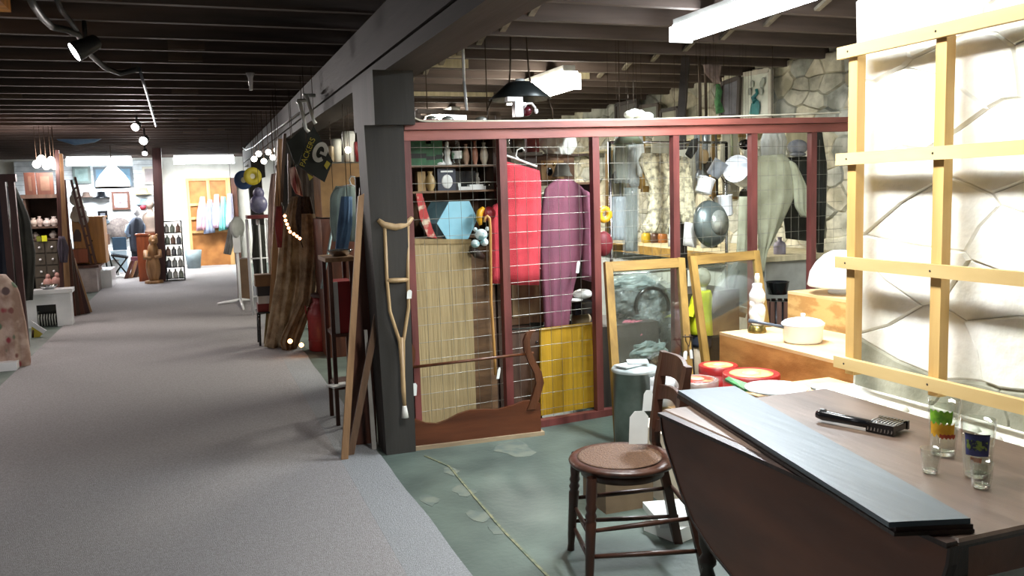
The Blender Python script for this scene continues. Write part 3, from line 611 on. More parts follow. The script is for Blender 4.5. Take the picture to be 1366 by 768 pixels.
one('boot', 'dark brown boot-like ornament hanging under the white plush toy', 'ornament', MB().tube([PF(x, y, .08) for x, y in ((628, 332), (636, 338), (645, 343))], [.02, .03, .015], 10), mat('dark_leather', '33271f', .5))

# ============================================================ clothes behind the mesh
def fab(n, c, c2=None, rough=.85): return mat(n, c, rough, 0, c2, 5, (1, 1, 1), .4, 220)
def pfo(off): return lambda x, y: PF(x, y, off)
def hanger(parent_label, pts, plane, m, group=None, hook=None):
    mb = MB(); P = [plane(*p) for p in pts]; mb.tube(P, .007, 6)
    if hook: mb.tube([plane(*p) for p in hook], .004, 6)
    return mb
RD = thing('red_garment', 'bright coral red skirt hung on a white hanger behind the mesh', 'clothing', tuple(PF(695, 380, .1)))
cloth(pfo(.11), [(667, 214, 720, 228), (666, 240, 722, 246), (667, 290, 722, 292), (668, 379, 720, 380)], .010, 3, .03, seed=2, n=-FN).build('skirt', fab('coral', 'c43c46', 'ac2f3a'), RD)
hanger('', ((668, 205), (692, 213), (716, 222)), pfo(.09), None).tube([pfo(.09)(*p) for p in ((693, 213), (688, 208), (690, 200), (696, 197), (700, 201))], .005, 6).build('hanger', chinaw, RD)
tagc(RD, PF(669, 242, .05), .02, .04)
one('red_garment', 'second coral red garment with a lower neckline, left of the fence post beside the cane', 'clothing', cloth(pfo(.13), [(657, 275, 668, 268), (652, 300, 668, 300), (655, 378, 669, 378)], .006, 2, .02, seed=5, n=-FN), fab('coral', 'd03a46'))
PR = thing('plum_robe', 'long plum purple robe hanging behind the mesh, left of a fence post', 'clothing', tuple(PF(750, 440, .15)))
cloth(pfo(.17), [(742, 239, 762, 239), (727, 250, 780, 252), (722, 275, 783, 275), (720, 340, 779, 330), (724, 395, 764, 390), (727, 450, 757, 450)], .012, 4, .04, seed=8, n=-FN).build('body', fab('plum', '80485a', '6c3f50'), PR)
cloth(pfo(.15), [(775, 252, 786, 258), (778, 300, 789, 300), (776, 372, 790, 376)], .008, 2, .03, seed=9, n=-FN).build('sleeve', fab('plum', '82435c'), PR)
tagc(PR, PF(771, 356, .08), .022, .08, tilt=.15)
# dark brown trunk, boxes under the clothes
TK = thing('storage_trunk', 'brown wooden trunk with dark studs standing behind the fence left of the yellow panel', 'trunk', tuple(PF(680, 560, .2)))
s0, s1 = fsz(636, 500, .2)[0], fsz(722, 500, .2)[0]; zt_ = fsz(680, 445, .2)[1]
fbox(TK, s0, s1, 0, zt_, .20, .5, wood('trunk_wood', '5b4234', '3b2a20', .6), 'body'); fbox(TK, s0 - .005, s1 + .005, zt_, zt_ + .015, .195, .5, shelf_d, 'lid')
for x in (652, 668, 700, 716): MB().sph(PF(x, 456, .195), (.008, .008, .008), 8, 5).build('stud', black, TK)
one('metal_tray', 'dark flat tray lying on the brown trunk below the red skirt', 'tray', MB().lathe([(0, 0), (.17, 0), (.2, .03), (.195, .032), (.165, .006), (0, .006)], PF(700, 440, .3), 24, sx=1, sy=.5), mat('dark_tin', '3a3d38', .4, .6))
HBX = thing('brown_crate', 'brown wooden crate behind the mesh just below the red skirt', 'crate', tuple(PF(700, 430, .35)))
s0, s1 = fsz(672, 400, .38)[0], fsz(726, 400, .38)[0]; z0, z1 = fsz(700, 432, .38)[1], fsz(700, 360, .38)[1]
fbox(HBX, s0, s1, z0, z1, .38, .6, wood('crate_wood', '6f5238', '4a3523', .6), 'body'); fbox(HBX, s0 + .06, s1 - .04, z0 + .05, z1 - .02, .372, .38, wood('crate_pale', '86704e', '5d4a30', .6), 'panel')
# under the robe sleeve: white helmet like thing, cushion
one('cap', 'white cap on a dark box behind the mesh below the plum sleeve', 'hat', MB().sph(PF(777, 392, .2), (.07, .06, .035)).sph(PF(768, 400, .17), (.05, .05, .012)), chinaw)
one('dark_box', 'black box under the white cap behind the mesh', 'box', MB().hexa([FS(s, z, o) for z in (fsz(775, 418, .2)[1], fsz(775, 402, .2)[1]) for s, o in ((fsz(762, 405, .2)[0], .15), (fsz(790, 405, .2)[0], .15), (fsz(790, 405, .2)[0], .4), (fsz(762, 405, .2)[0], .4))]), black)
one('cushion', 'tan rounded cushion just above the yellow panel', 'cushion', MB().sph(PF(775, 425, .28), (.075, .06, .05)), mat('tan_cloth', '9d8c70', .9))
# upper part of second bay: shelf with dark jug, white cloth, brown box
U2 = thing('brown_cabinet', 'brown cabinet with round dials high behind the mesh, above the plum robe', 'cabinet', tuple(PF(740, 250, .5)))
s0, s1 = fsz(716, 220, .45)[0], fsz(766, 220, .45)[0]; z0, z1 = fsz(740, 244, .45)[1], fsz(740, 208, .45)[1]
fbox(U2, s0, s1, z0, z1, .45, .7, wood('radio_wood', '6a4a32', '47301f', .5, st=(.2, 1, 1)), 'body'); fbox(U2, s0 + .03, s1 - .09, z0 + .02, z1 - .03, .442, .45, wood('radio_panel', '9a7a4c', '7a5c36', .5), 'front_panel')
for x in (727, 739): MB().sph(PF(x, 219, .44), (.014, .01, .014), 10, 6).build('knob', mat('brass', 'd8b868', .25, .9), U2)
MB().sph(PF(733, 229, .44), (.026, .006, .03), 14, 6).build('dial', black, U2)
fbox(U2, s0 - .05, s1 + .1, z1, z1 + .015, .43, .72, shelf_d, 'top_board'); fbox(U2, s0 - .2, s1 + .14, z0 - .015, z0, .43, .72, shelf_w, 'shelf_under'); fbox(U2, s1 + .12, s1 + .14, 0, z0 - .015, .43, .72, shelf_d, 'end_panel')
one('white_linen', 'crumpled white linen lying on top of the brown cabinet behind the mesh', 'linen', cloth(pfo(.46), [(722, 184, 768, 182), (718, 196, 770, 194), (728, 205, 762, 207)], .02, 5, .05, seed=4, n=-FN), mat('linen', 'cfd0c8', .9, c2='b0b0a6', scale=10))
mug('jug', 'dark glazed jug high behind the mesh above the red skirt', 'jug', 0, 0, 0, .055, .15, mat('dark_glaze', '3c3a33', .25, c2='595243'), [(0, 0), (.6, 0), (.95, .3), (1, .5), (.7, .78), (.5, .85), (.62, 1), (.5, 1), (.4, .85), (0, .8)], mk=PF(690, 204, .4))
one('red_box', 'small dark red box high behind the mesh beside the dark jug', 'box', MB().box(PF(709, 194, .45), (.09, .06, .09)), mat('box_red', '7d2a2c', .6))
one('metal_shelf', 'grey shelf standing behind the red skirt holding the jug and box', 'shelf', MB().hexa([FS(s, z, o) for z in (fsz(690, 208, .4)[1], fsz(690, 204, .4)[1]) for s, o in ((fsz(672, 205, .4)[0], .32), (fsz(716, 205, .4)[0], .32), (fsz(716, 205, .4)[0], .55), (fsz(672, 205, .4)[0], .55))]).bar(FS(.86, 0, .5), FS(.86, fsz(690, 208, .4)[1], .5), .03, .03).bar(FS(1.05, 0, .5), FS(1.05, fsz(690, 208, .4)[1], .5), .03, .03), mat('grey_metal', '6b6a64', .5))
mug('grey_hat', 'grey soft hat hanging between the brown cabinet and the fence post', 'hat', 0, 0, 0, .06, .09, fab('grey_felt', '7a7a70'), [(0, 1), (.6, .98), (.85, .6), (.9, .3), (1.2, 0), (1.15, -.02), (.8, .2), (0, .2)], mk=PF(750, 235, .35))
from mathutils import noise
def crumple(c, r, seed, amp=.28, n=30, m=18):
    mb = MB().sph((0, 0, 0), 1, n, m); off = V((seed * 1.7, seed * .3, 0)); out = []
    for v in mb.v:
        d = v.normalized() if v.length > 0 else v; k = 1 + amp * (noise.noise(d * 2.2 + off) + .8 * abs(noise.noise(d * 5 + off)) - .3) + .10 * noise.noise(d * 11 + off)
        out.append(V(c) + V((d.x * r[0] * k, d.y * r[1] * k, d.z * r[2] * k)))
    mb.v = out; mb.sm = [False] * len(mb.sm); return mb
# ============================================================ two old window sashes leaning on the fence
ochre = wood('ochre_frame', '9c7c3f', '6f5426', .5); ochre_h = wood('ochre_frame_h', '9c7c3f', '6f5426', .5, st=(.15, 1, 1))
pane_m = thin_glass('window_glass', (.86, .9, .87), .1)
def sash(name, label, TL, TR, BR, BL, w_, th, mid=None):
    cx = (BL + BR) / 2; t = thing(name, label, 'window sash', tuple(cx)); U = (TR - TL).normalized(); D = (BL - TL).normalized(); N = U.cross(D).normalized()
    if N.y > 0: N = -N
    hN = N * th / 2; Wd = (TR - TL).length
    MB().bar(TL + U * w_ / 2, BL + U * w_ / 2, w_, th, up=N).build('stile', ochre, t)
    MB().bar(TR - U * w_ / 2, BR - U * w_ / 2, w_, th, up=N).build('stile', ochre, t)
    MB().bar(TL + U * w_ + D * w_ * .6, TR - U * w_ + D * w_ * .6, w_ * 1.2, th * .96, up=N).build('top_rail', ochre_h, t)
    MB().bar(BL + U * w_ - D * w_ * .8, BR - U * w_ - D * w_ * .8, w_ * 1.6, th * .96, up=N).build('bottom_rail', ochre_h, t)
    a, b = TL + U * w_ + D * w_ * 1.15, TR - U * w_ + D * w_ * 1.15; c, d = BR - U * w_ - D * w_ * 1.5, BL + U * w_ - D * w_ * 1.5
    MB().prism([a, b, c, d], N * .003).build('pane', pane_m, t); return t
def lean(px, py, y): return PY(px, py, y)
BLp, BRp = PZ(820, 588, .0), None
TL = PY(806, 350, 4.86); TR = PY(912, 344, 4.90); BL = PZ(821, 590, 0); BR = V((BL.x + (TR - TL).length * .98, BL.y + .06, 0)); BR.y = BL.y + .05
W1 = sash('window_sash', 'left ochre wooden window sash leaning on the red fence, behind the grey metal can', TL, TR, BR, BL, .052, .03)
TL2 = PY(919, 342, 4.84); TR2 = PY(1011, 334, 4.92); BL2 = V((TL2.x - .01, TL2.y - .26, 0)); BR2 = V((TR2.x - .01, TR2.y - .26, 0))
W2 = sash('window_sash', 'right ochre wooden window sash leaning on the red fence, behind the white figurine lamp', TL2, TR2, BR2, BL2, .05, .03)
hk = thing('latch_hook', 'small dark iron latch with two white tags hung where the two sashes meet', 'latch', tuple(PY(918, 480, 4.68)))
iron = mat('iron', '4a3c30', .5, .7); kp = lambda x, y: PY(x, y, 4.68)
MB().tube([kp(914, 446), kp(915, 455), kp(919, 462), kp(921, 452), kp(920, 446)], .004, 6).build('hook', iron, hk); MB().tube([kp(911, 449), kp(924, 449)], .005, 6).build('plate', iron, hk); MB().tube([kp(918, 460), kp(918, 474)], .003, 6).build('string', iron, hk)
tagc(hk, kp(914, 474), .028, .06, nrm=(0, -1, 0)); tagc(hk, kp(922, 472), .02, .06, nrm=(0, -1, 0), tilt=-.1)
# grey metal can with lid
galv = mat('galvanised', '868c86', .32, .75, '6a706a', 7)
cc = V((2.33, 4.36, 0)); TC = local(thing('metal_can', 'tall grey metal can standing in front of the left window sash, behind the chair', 'can', tuple(cc)))
MB().lathe([(0, 0), (.118, 0), (.12, .01), (.128, .46), (.132, .462), (.132, .47), (.122, .47), (.112, .02), (0, .02)], (0, 0, 0), 28).build('body', galv, TC); MB().lathe([(.134, .46), (.136, .47), (.128, .482), (.03, .49), (0, .49)], (0, 0, 0), 28).build('lid', mat('pale_lid', 'b9c4c4', .3, .3), TC)
one('white_bag', 'crumpled white plastic lying on the lid of the grey metal can', 'plastic bag', MB().box(cc + V((-.03, 0, .497)), (.16, .10, .008), .3).box(cc + V((.03, .02, .507)), (.12, .11, .006), -.4), mat('soft_white', 'd6dddd', .5, c2='b6c0c0', scale=20))
# ============================================================ plywood boxes, tins
ply = mat('plywood', 'c08a4c', .6, 0, '99652f', 5, (1, 1, 3), .15, 80, detail=6, lo=.35, hi=.65); plyt = mat('plywood_top', 'd9b98c', .55, 0, 'c6a272', 6, (1, .3, 1), .1, 60)
osb = mat('ply_knotty', 'c29a60', .6, 0, 'a87c46', 3.5, (.6, 2.2, 5), .1, 40, detail=7, lo=.42, hi=.55)
def board_box(name, label, x0, x1, y0, y1, z1, side):
    t = thing(name, label, 'box', ((x0 + x1) / 2, (y0 + y1) / 2, 0))
    MB().b2((x0, y0, 0), (x0 + .018, y1, z1 - .018)).build('side_panel', side, t); MB().b2((x1 - .018, y0, 0), (x1, y1, z1 - .018)).build('side_panel', side, t)
    MB().b2((x0 + .018, y0, 0), (x1 - .018, y0 + .018, z1 - .018)).build('end_panel', side, t); MB().b2((x0 + .018, y1 - .018, 0), (x1 - .018, y1, z1 - .018)).build('end_panel', side, t)
    MB().b2((x0, y0, z1 - .018), (x1, y1, z1)).build('top_panel', plyt, t)
board_box('plywood_box', 'long low plywood box beside the table, holding the white pot and the figurine lamp', 3.03, 3.62, 2.66, 4.55, .60, ply)
board_box('plywood_box', 'taller plywood box behind the long one, holding the white domed lamp', 3.66, 4.3, 3.4, 4.7, .80, osb)
ename = mat('white_enamel', 'e9ecee', .2, c2='dfe3e6')
def lamp_px(px, py, z): return PZ(px, py, z)
pt = lamp_px(1071, 456, .6); PT = local(thing('saucepan', 'white enamel saucepan with lid and long handle on the low plywood box', 'saucepan', (pt.x, pt.y, .6)))
MB().lathe([(0, 0), (.098, 0), (.108, .012), (.112, .095), (.118, .1), (.118, .104), (.108, .104), (.102, .015), (0, .01)], (0, 0, 0), 30).build('body', ename, PT)
MB().lathe([(.12, .104), (.12, .112), (.1, .128), (.05, .14), (0, .143)], (0, 0, 0), 30).build('lid', ename, PT); MB().lathe([(0, .142), (.008, .142), (.008, .15), (.015, .155), (.012, .166), (0, .168)], (0, 0, 0), 12).build('lid_knob', ename, PT)
MB().tube([(-.10, .04, .088), (-.17, .085, .105), (-.27, .14, .128)], [.010, .009, .012], 8).build('handle', mat('grey_enamel', '5c6470', .3), PT)
fl = PZ(1010, 443, .6); FL = local(thing('figurine_lamp', 'white china figurine lamp with brass base on the corner of the low plywood box', 'lamp', (fl.x, fl.y, .6)))
MB().lathe([(0, 0), (.055, 0), (.057, .012), (.05, .03), (.04, .045), (0, .045)], (0, 0, 0), 20).build('base', mat('brass_dark', '8a7a3f', .3, .8, '5f5330', 30), FL)
MB().lathe([(.03, .045), (.042, .07), (.05, .12), (.042, .17), (.03, .19), (.05, .2), (.048, .24), (.028, .28), (.03, .30), (.022, .305), (0, .305)], (0, 0, 0), 20).sph((0, -.04, .14), (.03, .02, .04)).sph((.035, .0, .2), (.018, .018, .03)).sph((-.035, .0, .18), (.018, .02, .03)).build('figure', ename, FL)
MB().lathe([(.012, .305), (.016, .31), (.016, .35), (.013, .352), (.013, .365), (0, .365)], (0, 0, 0), 12).build('socket', mat('socket_cream', 'c8c2a8', .4), FL)
dm = PZ(1112, 392, .8); DL = local(thing('dome_lamp', 'large white glass dome lamp shade on the taller plywood box, half hidden by the lattice', 'lamp', (dm.x + .05, dm.y, .8)))
MB().lathe([(0, 0), (.07, 0), (.075, .02), (.03, .04), (.025, .07), (0, .07)], (0, 0, 0), 20).build('base', ename, DL)
MB().lathe([(.19, .05), (.20, .06), (.185, .14), (.15, .20), (.10, .25), (.05, .275), (0, .28), (0, .272), (.09, .245), (.14, .195), (.175, .14), (.188, .06)], (0, 0, 0), 32).build('shade', mat('opal_glass', 'f4f4f0', .25, emit=.25), DL)
redtin = mat('red_tin', 'a82424', .35, c2='8c1c1c'); gold = mat('tin_gold', 'd2b074', .4, c2='b08a50', scale=14, lo=.4, hi=.55); redf = mat('tin_red_lid', 'b03a30', .4, c2='d0a878', scale=12, lo=.38, hi=.5)
bench = thing('low_bench', 'low wooden bench under the row of round tins, hidden behind the table', 'bench', (2.78, 3.95, 0))
MB().b2((2.43, 3.55, .25), (3.02, 4.3, .28)).build('top', plyt, bench)
for x in (2.46, 2.96):
    for y in (3.58, 4.24): MB().b2((x, y, 0), (x + .04, y + .04, .25)).build('leg', plyt, bench)
def tin(label, px, py, z, r, h, lidm, topm, side=redtin):
    c = PZ(px, py, z); t = local(thing('round_tin', label, 'tin', (c.x, c.y, z - h)))
    MB().lathe([(0, 0), (r, 0), (r, h - .03), (0, h - .03)], (0, 0, 0), 32).build('body', side, t)
    MB().lathe([(r + .003, h - .045), (r + .003, h - .004), (r - .002, h), (r * .93, h - .003), (r * .8, h - .003), (0, h - .003)], (0, 0, 0), 32).build('lid', lidm, t)
    MB().lathe([(r * .78, h - .0025), (r * .78, h - .0005), (r * .5, h + .001), (0, h + .001)], (0, 0, 0), 32).build('lid_print', topm, t)
    MB().lathe([(r * .34, h + .0015), (r * .34, h + .002), (0, h + .003)], (0, 0, 0), 24).build('lid_centre', mat('tin_cream', 'cfc9a4', .4, c2='8a9a70', scale=40), t); return t
tin('large bright red round tin with a tan lid, touching the low plywood box', 1002, 497, .5, .148, .22, redtin, gold)
tin('red round tin with a tan lid, farther back than the large bright red tin', 958, 486, .47, .11, .19, redtin, gold)
tin('low round tin with a shiny red and pale lid, right behind the chair back', 930, 505, .44, .115, .16, mat('silver_tin', 'c9b8b0', .25, .6), redf)
tin('round tin with a white lid seen through the chair back', 885, 500, .44, .10, .16, ename, ename, ename)
def plate(label, px, py, z, r, m=ename, name='plate'):
    c = PZ(px, py, z); return one(name, label, 'plate', MB().lathe([(0, 0), (r * .6, 0), (r * .95, .015), (r, .022), (r * .98, .026), (r * .6, .007), (0, .006)], c, 28), m)
plate('white enamel plate edge showing just past the far edge of the table', 1035, 523, .56, .14)
plate('white enamel basin rim showing behind the far right corner of the table', 1112, 524, .57, .09)
one('green_tray', 'narrow dark green patterned tray between the red tins and the table', 'tray', MB().prism([PZ(967, 508, .53), PZ(972, 505, .535), PZ(1000, 515, .54), PZ(1003, 521, .53), PZ(993, 522, .52)], (0, 0, .012)), mat('green_print', '3f8a48', .4, c2='1f5a30', scale=30))
one('side_table', 'small wooden stand holding the white plate and the green tray behind the table', 'stand', MB().b2((2.42, 2.95, .50), (2.98, 3.5, .52)).b2((2.45, 2.98, 0), (2.49, 3.02, .5)).b2((2.91, 2.98, 0), (2.95, 3.02, .5)).b2((2.45, 3.43, 0), (2.49, 3.47, .5)).b2((2.91, 3.43, 0), (2.95, 3.47, .5)), plyt)
one('cardboard_box', 'plain tan cardboard box on the floor behind the chair', 'box', MB().b2((PZ(806, 684, 0).x, 3.5, 0), (PZ(806, 684, 0).x + .25, 3.75, .17)).b2((PZ(806, 684, 0).x - .004, 3.495, .165), (PZ(806, 684, 0).x + .254, 3.62, .172)), mat('cardboard', '7f6c55', .85, c2='6a5946'))
one('carton', 'small pale carton on the floor between the chair back and the table', 'carton', MB().b2((2.02, 3.5, 0), (2.28, 3.8, .34)), mat('pale_carton', 'c8beaa', .8))
one('paper_pile', 'pile of white paper on the floor between the chair and the table leg', 'paper', MB().box((1.92, 3.2, .03), (.24, .2, .06), .3).box((1.9, 3.22, .075), (.2, .24, .03), -.2), white_card)

# ============================================================ behind the right bays
cloths_n = (-FN)
# counter along the far stone wall
CN = thing('display_counter', 'long counter with pale wooden top and white planked front along the rough stone wall', 'counter', (4.55, 6.6, 0))
MB().b2((4.15, 5.65, .90), (5.0, 8.9, .94)).build('top', pale_b, CN)
beadw = mat('bead_white', 'c4c8c4', .6, c2='a9aeac', scale=5)
for i in range(32): MB().b2((4.2, 5.68 + .1 * i, 0), (4.215, 5.775 + .1 * i, .90)).build('plank', beadw, CN)
MB().b2((4.215, 5.68, 0), (4.95, 8.87, .9)).build('carcass', mat('counter_body', '9a9a92', .7), CN)
MB().b2((4.13, 5.65, .86), (4.152, 8.9, .94)).build('edge_strip', ochre_h, CN)
# chrome rack pole
chrome = mat('chrome', 'd0d2d4', .18, 1.0, 'a5a8aa', 9)
RK = thing('garment_rack', 'chrome garment rack standing behind the fence right of the plum robe', 'rack', tuple(FS(1.62, 0, .35)))
pA = PF(813, 190, .35); sA = (pA - FA).dot(FD)
MB().tube([FS(sA, 0.03, .35), FS(sA, pA.z, .35)], .012, 10).build('pole', chrome, RK); MB().tube([FS(sA + 1.05, 0.03, .35), FS(sA + 1.05, pA.z, .35)], .012, 10).build('pole', chrome, RK)
MB().tube([FS(sA, pA.z, .35), FS(sA + 1.05, pA.z, .35)], .010, 10).build('rail', chrome, RK)
MB().tube([FS(sA, .9, .35), FS(sA + 1.05, .9, .35)], .008, 8).build('cross_bar', chrome, RK)
for q in (0, 1.05): MB().bar(FS(sA + q, .015, .05 + .05), FS(sA + q, .015, .62), .03, .03).build('foot', chrome, RK)
# garments
one('crochet_vest', 'cream crocheted fringed vest hanging behind the mesh, left of the third fence post', 'clothing', cloth(pfo(.32), [(856, 204, 900, 206), (851, 215, 902, 212), (866, 250, 900, 240), (862, 290, 898, 280), (850, 310, 892, 312)], .022, 6, .05, seed=12, n=-FN), mat('crochet', 'c9c1a0', .95, c2='86806a', scale=26, bump=1, bs=90, lo=.38, hi=.55))
one('crochet_vest', 'cream fringed shawl edge hanging just right of the third fence post', 'clothing', cloth(pfo(.34), [(905, 208, 918, 212), (904, 240, 922, 240), (907, 285, 930, 290), (910, 298, 928, 300)], .02, 4, .04, seed=13, n=-FN), mat('crochet', 'c9c1a0'))
sage = fab('sage_cloth', 'a3a58c', '85876f')
SJ = thing('sage_jacket', 'large sage green jacket spread behind the mesh in the last full bay', 'clothing', tuple(PF(1040, 345, .2)))
cloth(pfo(.18), [(1010, 208, 1046, 205), (1008, 215, 1062, 222), (1008, 260, 1062, 258), (1010, 300, 1042, 300), (1012, 335, 1022, 338), (1012, 362, 1016, 362)], .012, 3, .035, seed=21, n=-FN).build('body', sage, SJ)
cloth(pfo(.16), [(1052, 214, 1062, 222), (1058, 245, 1079, 255), (1060, 275, 1079, 280), (1068, 288, 1074, 290)], .01, 3, .03, seed=22, n=-FN).build('sleeve', sage, SJ)
cloth(pfo(.2), [(986, 262, 1002, 262), (984, 300, 1002, 300), (982, 342, 1004, 342)], .01, 3, .02, seed=23, n=-FN).build('front_flap', sage, SJ)
dk = fab('black_cloth', '33352f', '20211d')
one('black_jacket', 'black jacket hanging behind the sage green jacket by the last fence post', 'clothing', cloth(pfo(.5), [(1048, 210, 1090, 208), (1044, 240, 1094, 240), (1045, 290, 1088, 300), (1048, 318, 1082, 322)], .02, 5, .04, seed=31, n=-FN), dk)
one('black_coat', 'long black coat hanging just right of the last fence post', 'clothing', cloth(pfo(.4), [(1088, 170, 1095, 172), (1088, 230, 1103, 225), (1088, 290, 1100, 300), (1090, 340, 1096, 342)], .015, 3, .03, seed=32, n=-FN), dk)
one('soft_hat', 'grey cap with a white front hanging above the black jacket', 'hat', MB().sph(PF(1064, 196, .45), (.09, .07, .06)).sph(PF(1064, 206, .40), (.075, .05, .02)), mat('cap_grey', '6c7078', .8, c2='a9aab0', scale=7))
one('white_shirt', 'white shirt hanging high behind the mesh between the last two posts', 'clothing', cloth(pfo(.42), [(1018, 176, 1046, 174), (1014, 190, 1050, 188), (1016, 212, 1048, 210)], .012, 4, .03, seed=33, n=-FN), fab('white_shirt', 'd8dad2', 'bfc1b8'))
# hanging kitchen ware
def wire_to(t, p, m=iron, r=.0014):
    MB().tube([p, V((p.x, p.y, 2.758))], r, 5).build('hanging_wire', m, t)
def tilt_m(ax, ay, az): return (Matrix.Rotation(az, 3, 'Z') @ Matrix.Rotation(ay, 3, 'Y') @ Matrix.Rotation(ax, 3, 'X'))
pn = PF(958, 297, .12); PN = thing('metal_pan', 'big round grey metal pan with a pale bottom, hanging behind the mesh', 'pan', tuple(pn))
Mp = tilt_m(PI / 2 - .1, 0, .25)
MB().lathe([(0, 0.0), (.095, .0), (.15, -.05), (.165, -.08), (.172, -.08), (.16, -.045), (.10, .012), (0, .012)], pn, 32, M=Mp).build('pan', mat('tin_grey', '6f7a76', .35, .6, '626c6a', 8), PN)
MB().lathe([(0, .0125), (.088, .0125), (.091, .016), (0, .018)], pn, 32, M=Mp).build('pan_bottom', mat('tin_pale', 'b9beb4', .3, .5, '8a9088', 14), PN)
wire_to(PN, pn + V((0, .05, .13)))
def potx(name, label, cat, px, py, off, r, h, M, m, prof=None, wire=True, handle=None):
    p = PF(px, py, off); t = thing(name, label, cat, tuple(p)); pr_ = prof or [(0, 0), (.8, 0), (.95, .08), (1, 1), (1.06, 1.02), (1.04, 1.06), (.95, 1), (.9, .1), (0, .06)]
    MB().lathe([(r * a, h * b) for a, b in pr_], p, 24, M=M).build('body', m, t)
    if handle: MB().tube([PF(x, y, off) for x, y in handle], .005, 6).build('handle', iron, t)
    if wire: wire_to(t, p + V((0, .03, r * .6)))
    return t
potx('enamel_pot', 'white enamel pot hanging tilted behind the mesh, above the big metal pan', 'pot', 994, 234, .25, .10, .165, tilt_m(.35, -1.25, .2), ename, handle=((966, 222), (960, 232), (966, 243), (974, 246)))
potx('enamel_mug', 'white enamel mug hanging left of the white enamel pot', 'mug', 937, 258, .22, .062, .11, tilt_m(0, .35, 0), ename, handle=((947, 262), (952, 268), (946, 276), (939, 280)))
potx('enamel_ladle', 'round white ring-shaped strainer hanging just left of the big metal pan', 'strainer', 933, 283, .2, .036, .03, tilt_m(PI / 2, 0, 0), ename)
potx('enamel_jug', 'white enamel jug hanging behind the right side of the big metal pan', 'jug', 969, 288, .32, .055, .15, tilt_m(0, -.1, 0), ename)
potx('grey_ladle', 'grey enamel dipper hanging high between the third and fourth fence posts', 'dipper', 950, 235, .3, .055, .12, tilt_m(.3, .5, 0), mat('grey_speckle', '8e949a', .4, c2='767c82', scale=20))
potx('black_fan', 'small black round utensil at the top left side of the fourth fence post', 'utensil', 990, 193, .3, .038, .03, tilt_m(PI / 2, 0, .2), black)
one('white_towel', 'white towel square hanging at the left of the third fence post', 'towel', cloth(pfo(.25), [(893, 299, 899, 299), (891, 329, 899, 328)], .003, 2, .008, seed=41, n=-FN, nv=4), mat('linen2', 'dcdcd4', .9))
one('white_towel', 'white towel square hanging just right of the third fence post below the shawl', 'towel', cloth(pfo(.25), [(913, 296, 930, 298), (911, 327, 929, 331)], .005, 2, .01, seed=42, n=-FN, nv=4), mat('linen2', 'dcdcd4', .9))
one('black_glove', 'black glove hanging high right of the third fence post', 'glove', cloth(pfo(.3), [(922, 186, 931, 184), (918, 196, 930, 200), (914, 205, 922, 212)], .006, 3, .02, seed=43, n=-FN, nv=6), dk)
for i, (rows, o_, col, lb) in enumerate((
  ([(818, 196, 836, 196), (815, 230, 838, 230), (818, 262, 834, 262)], .7, 'a9ab98', 'faded olive cloth hanging behind the chrome pole'),
  ([(905, 200, 926, 198), (902, 250, 930, 250), (906, 296, 924, 296)], .8, 'c4bfa8', 'cream cloth hanging behind the third fence post'),
  ([(926, 176, 946, 176), (924, 215, 948, 215), (928, 246, 944, 246)], .85, '8f9290', 'grey cloth hanging high behind the white mug'),
  ([(962, 178, 984, 178), (960, 215, 988, 215), (964, 262, 986, 262)], .85, 'b3ab92', 'tan cloth hanging behind the white enamel pot'),
  ([(996, 176, 1008, 176), (990, 220, 1012, 220), (994, 268, 1010, 268)], .8, 'cfcfc4', 'off-white cloth hanging behind the fourth fence post'),
  ([(872, 176, 892, 176), (868, 200, 896, 200), (872, 240, 892, 240)], .9, '9b947c', 'khaki cloth hanging behind the top of the crocheted vest'),
  ([(843, 176, 856, 176), (838, 205, 860, 205), (842, 236, 856, 236)], .9, 'd2d2c8', 'white cloth hanging high left of the crocheted vest'))):
    o = one('hanging_cloth', lb, 'cloth', cloth(pfo(o_), rows, .012, 3, .03, seed=200 + i, n=-FN, nv=9), fab('hc_' + col, col)); p = PF((rows[0][0] + rows[0][2]) / 2, rows[0][1] + 1, o_); MB().tube([p, V((p.x, p.y, 2.758))], .0018, 5).build('hanging_cord', iron, o)
for i, (x0, x1, y0, y1, o_, lb) in enumerate(((856, 900, 176, 252, 1.15, 'ochre wooden frame hanging behind the crocheted vest'), (950, 998, 180, 262, 1.2, 'ochre wooden frame hanging behind the enamel pots'), (812, 846, 205, 330, 1.2, 'tall ochre wooden frame behind the chrome pole'))):
    Q = [PF(x0, y0, o_), PF(x1, y0 - 1, o_), PF(x1, y1, o_), PF(x0, y1, o_)]; t = thing('wooden_frame', lb, 'window sash', tuple(Q[3]))  # plain wooden frames, added as background clutter
    for a, b in ((0, 1), (1, 2), (2, 3), (3, 0)): MB().bar(Q[a], Q[b], .05, .03, up=tuple(FN)).build('frame_bar', ochre, t)
    for k in (0, 1): MB().tube([Q[k], V((Q[k].x, Q[k].y, 2.758))], .0018, 5).build('hanging_cord', iron, t)
